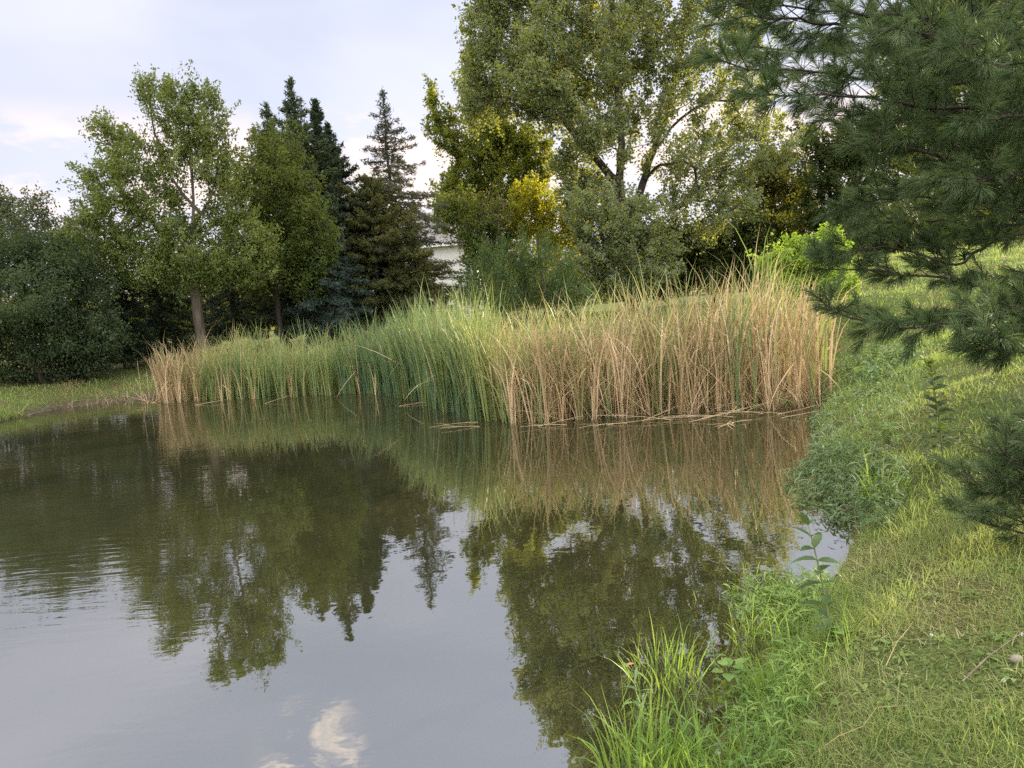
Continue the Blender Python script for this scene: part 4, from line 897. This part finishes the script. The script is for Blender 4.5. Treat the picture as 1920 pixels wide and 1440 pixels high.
tag(g.build('shore_grass', M['weedbright']), 'bright green grassy growth hanging over the near right shoreline', 'grass', kind='stuff')

# countable tufts standing in the water
def tuft(px, py, n, h, rad, label, mat='tuft', width=0.008, lean=0.25, curve=0.6, tint=0.5):
    b = on(px, py); z = max(gz(b[0], b[1]), -0.1); root = thing('grass_tuft', (b[0], b[1], max(z, 0.0)), label, 'grass tuft', 'grass tufts in the shallow water')
    g = Geo(); a = rng.uniform(0, 2 * pi, n); rr = rad * np.sqrt(rng.random(n)); S = 5
    bs = np.stack([b[0] + rr * np.cos(a), b[1] + rr * np.sin(a) * 1.2, np.full(n, z - 0.02)], 1)
    hh = h * np.clip(rng.normal(.78, .22, n), .25, 1.25)
    th = np.abs(rng.normal(lean * .5, lean * .7, n))[:, None] + (np.linspace(0, 1, S)[None] ** 2) * np.abs(rng.normal(curve, curve * .6, n))[:, None]
    blades(g, bs, hh / S, th, a + rng.normal(0, .7, n), width * rng.uniform(.7, 1.4, n), np.clip(rng.normal(tint, .17, n), 0, 1), prof=[.6, 1, .95, .75, .45, .03])
    m = max(4, n // 8); k = rng.integers(0, n, m)
    dr = np.stack([np.cos(a[k]), np.sin(a[k]), rng.uniform(.1, .6, m)], 1)
    lance(g, bs[k] + np.array([0, 0, .06]), dr, np.tile([0, 0, 1.0], (m, 1)), h * .45, width * 1.3, .5, .6); g.build('blades', M[mat], root)
    return root
tuft(1245, 1262, 130, 0.34, 0.18, 'bright grass tuft standing alone in open water, one yellow blade', tint=0.62)
tuft(1190, 1275, 26, 0.18, 0.10, 'low sparse grass sprigs at the left foot of the lone water tuft', tint=0.55, lean=.5)
tuft(1405, 1195, 60, 0.34, 0.12, 'tall thin bright grass tuft left of the leafy weeds, nearer the milkweed', tint=0.62)
tuft(1395, 1080, 34, 0.22, 0.12, 'small far grass tuft in the dark water below the bright inlet', tint=0.4)
tuft(1330, 1135, 24, 0.22, 0.15, 'wispy grass sprigs in dark water left of the leafy weeds', tint=0.4, lean=.5)
tuft(1455, 1065, 40, 0.20, 0.07, 'few slanting grass blades just in front of the small far tuft', tint=0.7, lean=.7)
tuft(1205, 1440, 150, 0.42, 0.17, 'large bright grass tuft at the bottom edge, furthest left in the water', tint=0.58, width=.010)
tuft(1290, 1440, 120, 0.34, 0.20, 'dense grass tuft at the bottom edge right beside the large bright one', tint=0.5, width=.009)
tuft(1380, 1470, 110, 0.30, 0.18, 'grass tuft at the bottom edge touching the bank', tint=0.5, width=.009)
tuft(1470, 1330, 80, 0.28, 0.16, 'leaning grass tuft on the bank edge below the milkweed', tint=0.55)
tuft(1500, 1240, 70, 0.24, 0.14, 'grass tuft at the waterline just left of the milkweed base', tint=0.55)
tuft(1660, 985, 80, 0.34, 0.18, 'arching long grass tuft at the corner of the bright inlet', tint=0.4, curve=1.0)
tuft(1120, 1460, 16, 0.22, 0.14, 'thin curled grass sprigs at the bottom edge, in open water', 'weed', lean=.6, curve=1.3)

def ground_at(px, py):
    z = 0.5
    for _ in range(30):
        b = on(px, py, z); z = 0.5 * z + 0.5 * max(gz(b[0], b[1]), -0.05)
    return on(px, py, z)

def stalky(name, px, py, z, h, nleaf, L_, W_, label, cat, lean_az=0.0, lean=0.08, mat='milkweed', group=None, base_leaves=0, ovate=True, each=True, el0=0.35):
    b = ground_at(px, py); z0 = max(gz(b[0], b[1]), -0.05)
    root = thing(name, (b[0], b[1], z0), label, cat, group)
    u = np.linspace(0, 1, 9); pts = np.stack([b[0] + lean * h * u ** 1.6 * cos(lean_az), b[1] + lean * h * u ** 1.6 * sin(lean_az), z0 - .02 + h * u], 1)
    g = Geo(); tube(g, pts, np.linspace(0.006, 0.0025, 9) * (h / .6) ** .5, 6); g.build('stem', M['stem'], root)
    for k in range(nleaf):
        f = 0.18 + 0.82 * (k // 2) / max(1, (nleaf - 1) // 2); a = (k % 2) * pi + (k // 2) * 1.45 + rng.normal() * .2
        el = el0 + 0.7 * max(0, f - .75) * 3 + rng.normal() * .15; sz = (1.0 - 0.45 * abs(f - .5)) * rng.uniform(.8, 1.15)
        p = np.array([[np.interp(f, u, pts[:, q]) for q in range(3)]])
        g = Geo(); lance(g, p, np.array([[cos(a) * cos(el), sin(a) * cos(el), sin(el)]]), np.array([[0, 0, 1.0]]) + rng.normal(size=(1, 3)) * .15, L_ * sz, W_ * sz, rng.uniform(.15, .5), np.clip(rng.normal(.5, .18), 0, 1), .3, ovate)
        g.build('leaf', M[mat], root)
    for k in range(base_leaves):
        a = rng.uniform(0, 2 * pi); el = rng.uniform(.3, .9); p = np.array([pts[0] + [rng.normal() * .04, rng.normal() * .04, .03 + .10 * rng.random()]])
        g = Geo(); lance(g, p, np.array([[cos(a) * cos(el), sin(a) * cos(el), sin(el)]]), np.array([[0, 0, 1.0]]), .085, .07, .5, rng.uniform(.3, .7), .2, True); g.build('leaf', M['weedbright'], root)
    return root
stalky('milkweed', 1560, 1215, 0.22, 0.66, 20, 0.135, 0.055, 'tall milkweed at the water edge in front of the bright inlet, yellow-green top', 'plant', pi, 0.14, base_leaves=14)
stalky('milkweed', 1768, 868, 0.72, 0.86, 40, 0.17, 0.085, 'tall leafy milkweed standing on the grass beside the young pine', 'plant', pi, 0.10)
stalky('weed_stalk', 1795, 872, 0.75, 0.46, 26, 0.15, 0.032, 'narrow-leaved weed close to the right of the tall leafy milkweed', 'plant', 0.2, .35, ovate=False)
stalky('weed_stalk', 1742, 880, 0.7, 0.38, 24, 0.14, 0.030, 'narrow-leaved weed close to the left foot of the tall leafy milkweed', 'plant', 2.6, .2, ovate=False)
stalky('weed_stalk', 1345, 1285, 0.0, 0.30, 9, 0.075, 0.022, 'thin weed stalk rising from dark water right of the lone tuft', 'plant', 2.0, .12, mat='weed')
stalky('weed_stalk', 1212, 1345, 0.0, 0.26, 10, 0.11, 0.017, 'smartweed sprig with drooping leaves above the large bottom tuft', 'plant', 2.6, .25, mat='weed', ovate=False)
stalky('weed_stalk', 1300, 1360, 0.0, 0.22, 8, 0.10, 0.015, 'curling weed sprig in the dark water between bottom tufts and bank', 'plant', 0.5, .3, mat='weed', ovate=False)
def broadleaf(px, py, z, n, L_, W_, label, mat='weedbright', h=0.1):
    b = ground_at(px, py); z0 = max(gz(b[0], b[1]), 0.0); root = thing('broadleaf_weed', (b[0], b[1], z0), label, 'plant')
    g = Geo()
    for k in range(max(2, n // 3)):
        a = rng.uniform(0, 2 * pi); tube(g, [(b[0], b[1], z0 - .03), (b[0] + .03 * cos(a), b[1] + .03 * sin(a), z0 + h * .6), (b[0] + .07 * cos(a), b[1] + .07 * sin(a), z0 + h)], [.003, .0025, .002], 5)
    g.build('stem', M['stem'], root)
    for k in range(n):
        a = rng.uniform(0, 2 * pi); el = rng.uniform(-.1, .7); rr = rng.uniform(0, .07)
        g = Geo(); lance(g, np.array([[b[0] + rr * cos(a), b[1] + rr * sin(a), z0 + h * rng.uniform(.5, 1.1)]]), np.array([[cos(a) * cos(el), sin(a) * cos(el), sin(el)]]), np.array([[0, 0, 1.0]]), L_ * rng.uniform(.7, 1.2), W_ * rng.uniform(.8, 1.1), .35, rng.uniform(.3, .7), .15, True); g.build('leaf', M[mat], root)
broadleaf(1370, 1300, 0.0, 8, .085, .07, 'round-leaved plant at the waterline left of the bank grass', h=.12)
broadleaf(1535, 745, 0.0, 14, .16, .10, 'bright broad-leaved plant against the right end of the dry reeds', h=.45)
broadleaf(1470, 775, 0.0, 10, .13, .07, 'small bright leafy plant at the foot of the dry reeds', h=.18)
broadleaf(1665, 850, 0.45, 60, .07, .025, 'compact bright green weed between smartweed and lawn', h=.26)
broadleaf(1640, 690, 0.5, 40, .12, .06, 'dark leafy plant under the lowest pine branches', 'weed', h=.4)

# ------------------------------------------------------------------ pines
def shoot_needles(g, p0, p1, n, ln, wd, tint, spread=0.75):
    ax = unit(p1 - p0); m = np.linalg.norm(p1 - p0)
    f = rng.uniform(0.0, 1.0, n) ** 0.8; c = p0 + (p1 - p0) * f[:, None]
    rad = rand_unit(n); rad = unit(rad - ax * (rad @ ax)[:, None])
    sp = spread * (1.15 - 0.75 * f) * rng.uniform(.75, 1.2, n)
    d = unit(ax * np.cos(sp)[:, None] + rad * np.sin(sp)[:, None] + np.array([0, 0, -0.06]))
    L_ = ln * rng.uniform(.75, 1.15, n)[:, None]; side = unit(np.cross(d, rand_unit(n)))
    w = wd * rng.uniform(.8, 1.2, n)[:, None] * .5
    mid = c + d * L_ * .55 ; tip = c + d * L_ - np.array([0, 0, 1.0]) * L_ * .10
    v = np.stack([c - side * w * .7, c + side * w * .7, mid - side * w, mid + side * w, tip], 1)
    b_ = np.arange(n) * 5
    g.add(v.reshape(-1, 3), [np.stack([b_, b_ + 1, b_ + 3, b_ + 2], 1), np.stack([b_ + 2, b_ + 3, b_ + 4], 1)], np.repeat(np.clip(tint + rng.normal(0, .13, n), 0, 1), 5))

def pine_limb(root, pts, r, sub_len, ln=0.105, wd=0.0030, gap=0.06, npn=110, start=0.15, flat=0.35, clumpy=1.0):
    pts = np.asarray(pts, float)
    # resample smooth
    dd = np.concatenate([[0], np.cumsum(np.linalg.norm(np.diff(pts, axis=0), axis=1))]); Lt = dd[-1]
    m = max(8, int(Lt / 0.1)); s = np.linspace(0, Lt, m)
    P = np.stack([np.interp(s, dd, pts[:, k]) for k in range(3)], 1)
    for _ in range(3): P[1:-1] = (P[:-2] + P[1:-1] * 2 + P[2:]) / 4
    wob = np.cumsum(rng.normal(size=(m, 3)) * .012, 0); wob -= np.linspace(0, 1, m)[:, None] * wob[-1]; P = P + wob
    gw = Geo(); tube(gw, P, np.linspace(r, 0.004, m), 7)
    gn = Geo(); T = unit(np.gradient(P, axis=0)); k = 0; sdir = 1
    s0 = start * Lt
    while s0 < Lt:
        f = s0 / Lt; i = min(m - 1, int(f * (m - 1))); t_ = T[i]; hor = unit(np.cross(t_, [0, 0, 1.0])); up = np.cross(hor, t_)
        a = rng.uniform(.55, 1.05); roll = rng.normal(0, flat * 1.6)
        d = unit(t_ * cos(a) + (hor * sdir * cos(roll) + up * sin(roll)) * sin(a) + np.array([0, 0, 0.10]))
        sl2 = sub_len * (1.05 - 0.75 * f) * rng.uniform(.55, 1.2); sdir *= -1
        q0 = P[i]; n1 = max(2, int(sl2 / 0.12)); bend = np.array([0, 0, .12]) * sl2
        q = np.array([q0 + d * sl2 * u + bend * u * u for u in np.linspace(0, 1, n1 + 1)])
        tube(gw, q, np.linspace(max(.0035, r * .25 * (1 - f * .6)), .0025, n1 + 1), 4)
        tint = np.clip(rng.normal(.5, .13), .2, .85)
        shoot_needles(gn, q[-2], q[-1] + d * .03, npn, ln, wd, tint)
        # side shoots
        for kk in range(1, n1):
            if rng.random() < .85 * clumpy:
                td = unit(q[kk + 1] - q[kk]); hh = unit(np.cross(td, rand_unit(1)[0])); d2 = unit(td * .75 + hh * .65 + np.array([0, 0, .12])); l2 = rng.uniform(.07, .18)
                e = q[kk] + d2 * l2; tube(gw, [q[kk], e], [.003, .002], 4, cap=False)
                shoot_needles(gn, q[kk] + d2 * l2 * .15, e + d2 * .03, int(npn * .85), ln, wd, np.clip(tint + rng.normal(0, .08), .15, .9))
        s0 += gap * rng.uniform(.6, 1.5)
    shoot_needles(gn, P[-2], P[-1] + T[-1] * .05, int(npn * 1.3), ln, wd, .55)
    lo_ = gw.build('limb', M['bark_pine'], root)
    o = gn.build('needles', M['pineneedle'], None, smooth=False)
    o.parent = lo_; o.location = tuple(-np.array(root.location))
    return lo_

PT = np.array([5.6, 6.6]); pz = gz(*PT)
pine = thing('pine_tree', (PT[0], PT[1], pz), 'large long-needled pine whose branches overhang the upper right', 'pine tree')
g = Geo(); zz = np.linspace(-0.1, 9.0, 14); tube(g, np.stack([PT[0] + .05 * np.sin(zz), PT[1] + .06 * np.sin(zz * .7), pz + zz], 1), np.linspace(.19, .05, 14), 10); g.build('trunk', M['bark_pine'], pine)
def tl(z): return np.array([PT[0], PT[1], pz + z])
def limb(pxs, z, r=.03, sub=.5, **kw):
    pine_limb(pine, [tl(z)] + [at(*q) for q in pxs], r, sub, **kw)
# (px, py, distance) from trunk outward
limb([(1900, 92, 6.2), (1760, 72, 5.9), (1620, 55, 5.6), (1530, 48, 5.4), (1440, 30, 5.2), (1370, 40, 5.1)], 3.2, .035, .62)
limb([(1880, 150, 5.8), (1760, 160, 5.4), (1640, 140, 5.1), (1520, 120, 4.9), (1420, 130, 4.8), (1345, 110, 4.7)], 2.9, .03, .62)
limb([(1880, 200, 5.4), (1740, 210, 5.0), (1600, 190, 4.8), (1500, 190, 4.7), (1420, 180, 4.6)], 2.6, .028, .5)
limb([(1900, 30, 6.6), (1780, 0, 6.6), (1640, -30, 6.4), (1520, -30, 6.3), (1430, -10, 6.2)], 3.6, .03, .6)
limb([(1850, 250, 6.0), (1740, 230, 6.0), (1620, 215, 6.0), (1540, 215, 6.0)], 2.6, .026, .5)
limb([(1870, 290, 5.2), (1780, 290, 4.9), (1690, 270, 4.7), (1630, 260, 4.6)], 2.2, .026, .55)
limb([(1900, 60, 5.0), (1820, 60, 4.7), (1730, 50, 4.5), (1660, 40, 4.4)], 2.9, .026, .5)
limb([(1920, 280, 6.4), (1830, 280, 6.6), (1740, 330, 6.7), (1660, 350, 6.8), (1610, 370, 6.9)], 2.3, .026, .6)
limb([(1880, 380, 5.8), (1790, 380, 5.7), (1700, 370, 5.6), (1630, 380, 5.6), (1600, 400, 5.5)], 1.8, .026, .55)
limb([(1900, 420, 6.6), (1820, 410, 6.8), (1740, 410, 7.0), (1660, 420, 7.0), (1610, 420, 7.0)], 1.7, .024, .5)
limb([(1890, 350, 4.8), (1820, 340, 4.5), (1760, 330, 4.4)], 2.0, .024, .5)
limb([(1880, 440, 5.4), (1800, 500, 5.3), (1740, 480, 5.2), (1690, 462, 5.2), (1630, 450, 5.1), (1580, 460, 5.0), (1540, 470, 5.0)], 1.5, .022, .34, start=.58)
limb([(1900, 545, 5.6), (1840, 545, 5.4), (1760, 530, 5.3), (1680, 520, 5.2), (1610, 500, 5.2), (1540, 505, 5.1)], 1.2, .022, .38, start=.48)
limb([(1900, 590, 5.3), (1830, 598, 5.1), (1730, 600, 5.0), (1640, 600, 5.0), (1570, 590, 4.9), (1535, 560, 4.9)], 1.0, .022, .30, start=.30)
limb([(1900, 600, 4.9), (1820, 605, 4.6), (1760, 620, 4.5), (1700, 630, 4.4), (1660, 610, 4.4)], 1.0, .02, .26, start=.35)
limb([(1925, 580, 4.7), (1870, 590, 4.5), (1820, 592, 4.4)], 1.0, .02, .22)
limb([(1930, 660, 4.6), (1870, 665, 4.4), (1800, 655, 4.3)], .8, .014, .16, gap=.07)
limb([(1930, 620, 4.5), (1890, 640, 4.3), (1840, 625, 4.2)], .9, .014, .2)
limb([(1900, -40, 6.0), (1760, -60, 5.8), (1620, -80, 5.7), (1480, -70, 5.6)], 4.0, .03, .6)
limb([(1930, 130, 4.6), (1880, 120, 4.4), (1810, 110, 4.2)], 2.8, .024, .5)
limb([(1930, 230, 4.5), (1880, 240, 4.3), (1820, 230, 4.2)], 2.4, .024, .5)
limb([(1930, 400, 5.2), (1880, 385, 5.0), (1810, 380, 4.9)], 1.9, .022, .36)

limb([(1900, 110, 6.8), (1740, 110, 6.4), (1600, 95, 6.1), (1500, 90, 5.8), (1430, 85, 5.7), (1390, 95, 5.6)], 3.0, .028, .6)
limb([(1890, 10, 5.8), (1740, 20, 5.5), (1600, 10, 5.3), (1500, 0, 5.2), (1420, 5, 5.1), (1360, 0, 5.1)], 3.5, .028, .6)
limb([(1890, 330, 6.2), (1780, 300, 6.0), (1680, 270, 5.8), (1580, 235, 5.7)], 2.2, .026, .5)

# young pine on the bank
yb = ground_at(1940, 1035); yz = gz(yb[0], yb[1])
yp = thing('pine_sapling', (yb[0], yb[1], yz), 'bushy young pine on the grass at the right edge, under the big pine', 'pine tree')
g = Geo(); tipz = 0.60; tube(g, [(yb[0], yb[1], yz - .03), (yb[0] + .05, yb[1] + .02, yz + .3), (yb[0] + .12, yb[1], yz + tipz)], [.016, .012, .005], 7); g.build('trunk', M['bark_pine'], yp)
for k in range(28):
    f = k / 27; a = k * 2.4 + rng.normal() * .2; Lb = (0.45 - .26 * f) * rng.uniform(.8, 1.1); st = np.array([yb[0] + .12 * f, yb[1], yz + .08 + (tipz - .1) * f])
    d = np.array([cos(a), sin(a), .18 + .5 * f])
    pine_limb(yp, [st, st + d * Lb * .5, st + d * Lb + np.array([0, 0, .04])], .006, .12, ln=.085, wd=.0022, gap=.042, npn=80, start=.15)

# ------------------------------------------------------------------ small things on the bank
def twig(px, py, z, pts, r, label, mat='straw', name='dry_stalk', cat='dry stalk'):
    b = ground_at(px, py); z0 = gz(b[0], b[1]); root = thing(name, (b[0], b[1], z0), label, cat)
    g = Geo(); P = [np.array([b[0] + dx, b[1] + dy, gz(b[0] + dx, b[1] + dy) + .02 + dz]) for dx, dy, dz in pts]
    tube(g, P, np.linspace(r, r * .4, len(P)), 6); g.build('stem', M[mat], root)
    i = len(P) // 2; g = Geo(); tube(g, [P[i], P[i] + np.array([.05, .04, .02])], [r * .5, r * .25], 5); g.build('side_twig', M[mat], root)
twig(1600, 1380, .55, [(-.16, .03, 0), (-.06, .0, .02), (.03, -.02, .01), (.10, .01, .03), (.2, -.03, 0)], .0019, 'pale crooked dry stalk lying in the grass at the bottom edge')
twig(1700, 1225, .6, [(-.12, -.06, 0), (-.04, 0, .05), (.03, .04, .07), (.06, .03, .02)], .0019, 'looped straw-coloured stalk in the middle of the grass')
twig(1880, 1230, .75, [(-.22, -.1, 0), (-.08, -.03, .01), (.08, .05, .015), (.26, .12, .02)], .0035, 'thin grey stick lying in the grass near the right edge', 'twig_dead', 'stick', 'stick')
twig(1690, 1010, .6, [(-.1, 0, 0), (0, .03, .02), (.12, .02, .01)], .0028, 'short tan stalk on the bare patch left of the young pine')
def stone(px, py, z, r, label, mat='stone'):
    b = ground_at(px, py); z0 = gz(b[0], b[1]); 
    u, v = np.meshgrid(np.linspace(0, 2 * pi, 13)[:-1], np.linspace(.1, pi - .1, 7)); d = np.stack([np.cos(u) * np.sin(v), np.sin(u) * np.sin(v), np.cos(v)], -1)
    rr = r * (1 + .15 * np.sin(3 * d[..., 0] + px) + .12 * np.sin(4 * d[..., 1] + py)); V = d * rr[..., None] * np.array([1.2, 1, .7])
    i = (np.arange(6) * 12)[:, None]; j = np.arange(12)[None]; k = (j + 1) % 12
    q = np.stack(np.broadcast_arrays(i + j, i + k, i + 12 + k, i + 12 + j), -1).reshape(-1, 4)
    o = mesh('stone', V.reshape(-1, 3), [q[:, ::-1], np.arange(12)[None][:, ::-1] * 1, 72 + np.arange(12)[None]], M[mat], None, np.full(84, .5)); o.location = (b[0], b[1], z0 + r * .45)
    tag(o, label, 'stone'); return o
stone(1905, 1240, .75, .022, 'small pale stone in the grass at the right edge')
stone(1430, 1405, .1, .035, 'pale rounded stone at the water edge by the bottom tufts')
def flatleaf(px, py, z, L_, label):
    b = on(px, py, z); z0 = max(gz(b[0], b[1]), 0) + .012; g = Geo()
    lance(g, np.array([[0, 0, 0.0]]), np.array([[1, .2, .12]]), np.array([[0, 0, 1.0]]), L_, L_ * .45, .05, .5, .3, True)
    o = g.build('fallen_leaf', M['leafbrown']); o.location = (b[0], b[1], z0); tag(o, label, 'leaf')
flatleaf(1172, 1252, 0, .06, 'red-brown fallen leaf floating beside the lone water tuft')
flatleaf(1480, 1325, .15, .05, 'pinkish dry leaf caught in the grass at the shoreline')
def clover(px, py, z, label):
    b = ground_at(px, py); z0 = gz(b[0], b[1]); root = thing('white_flower', (b[0], b[1], z0), label, 'flower'); g = Geo()
    tube(g, [(b[0], b[1], z0), (b[0] + .005, b[1], z0 + .07)], [.0015, .001], 4); g.build('stem', M['stem'], root); g = Geo()
    n = 26; dr = rand_unit(n) + np.array([0, 0, .4]); lance(g, np.tile([[b[0] + .005, b[1], z0 + .07]], (n, 1)), dr, rand_unit(n), .008, .004, .1, .5); g.build('petals', M['flower'], root)
clover(1745, 1220, .65, 'white clover flower beside the looped straw stalk')
clover(1915, 1222, .75, 'white flower at the right edge just above the pale stone')
clover(1880, 1310, .7, 'whitish flower in the grass below the grey stick')
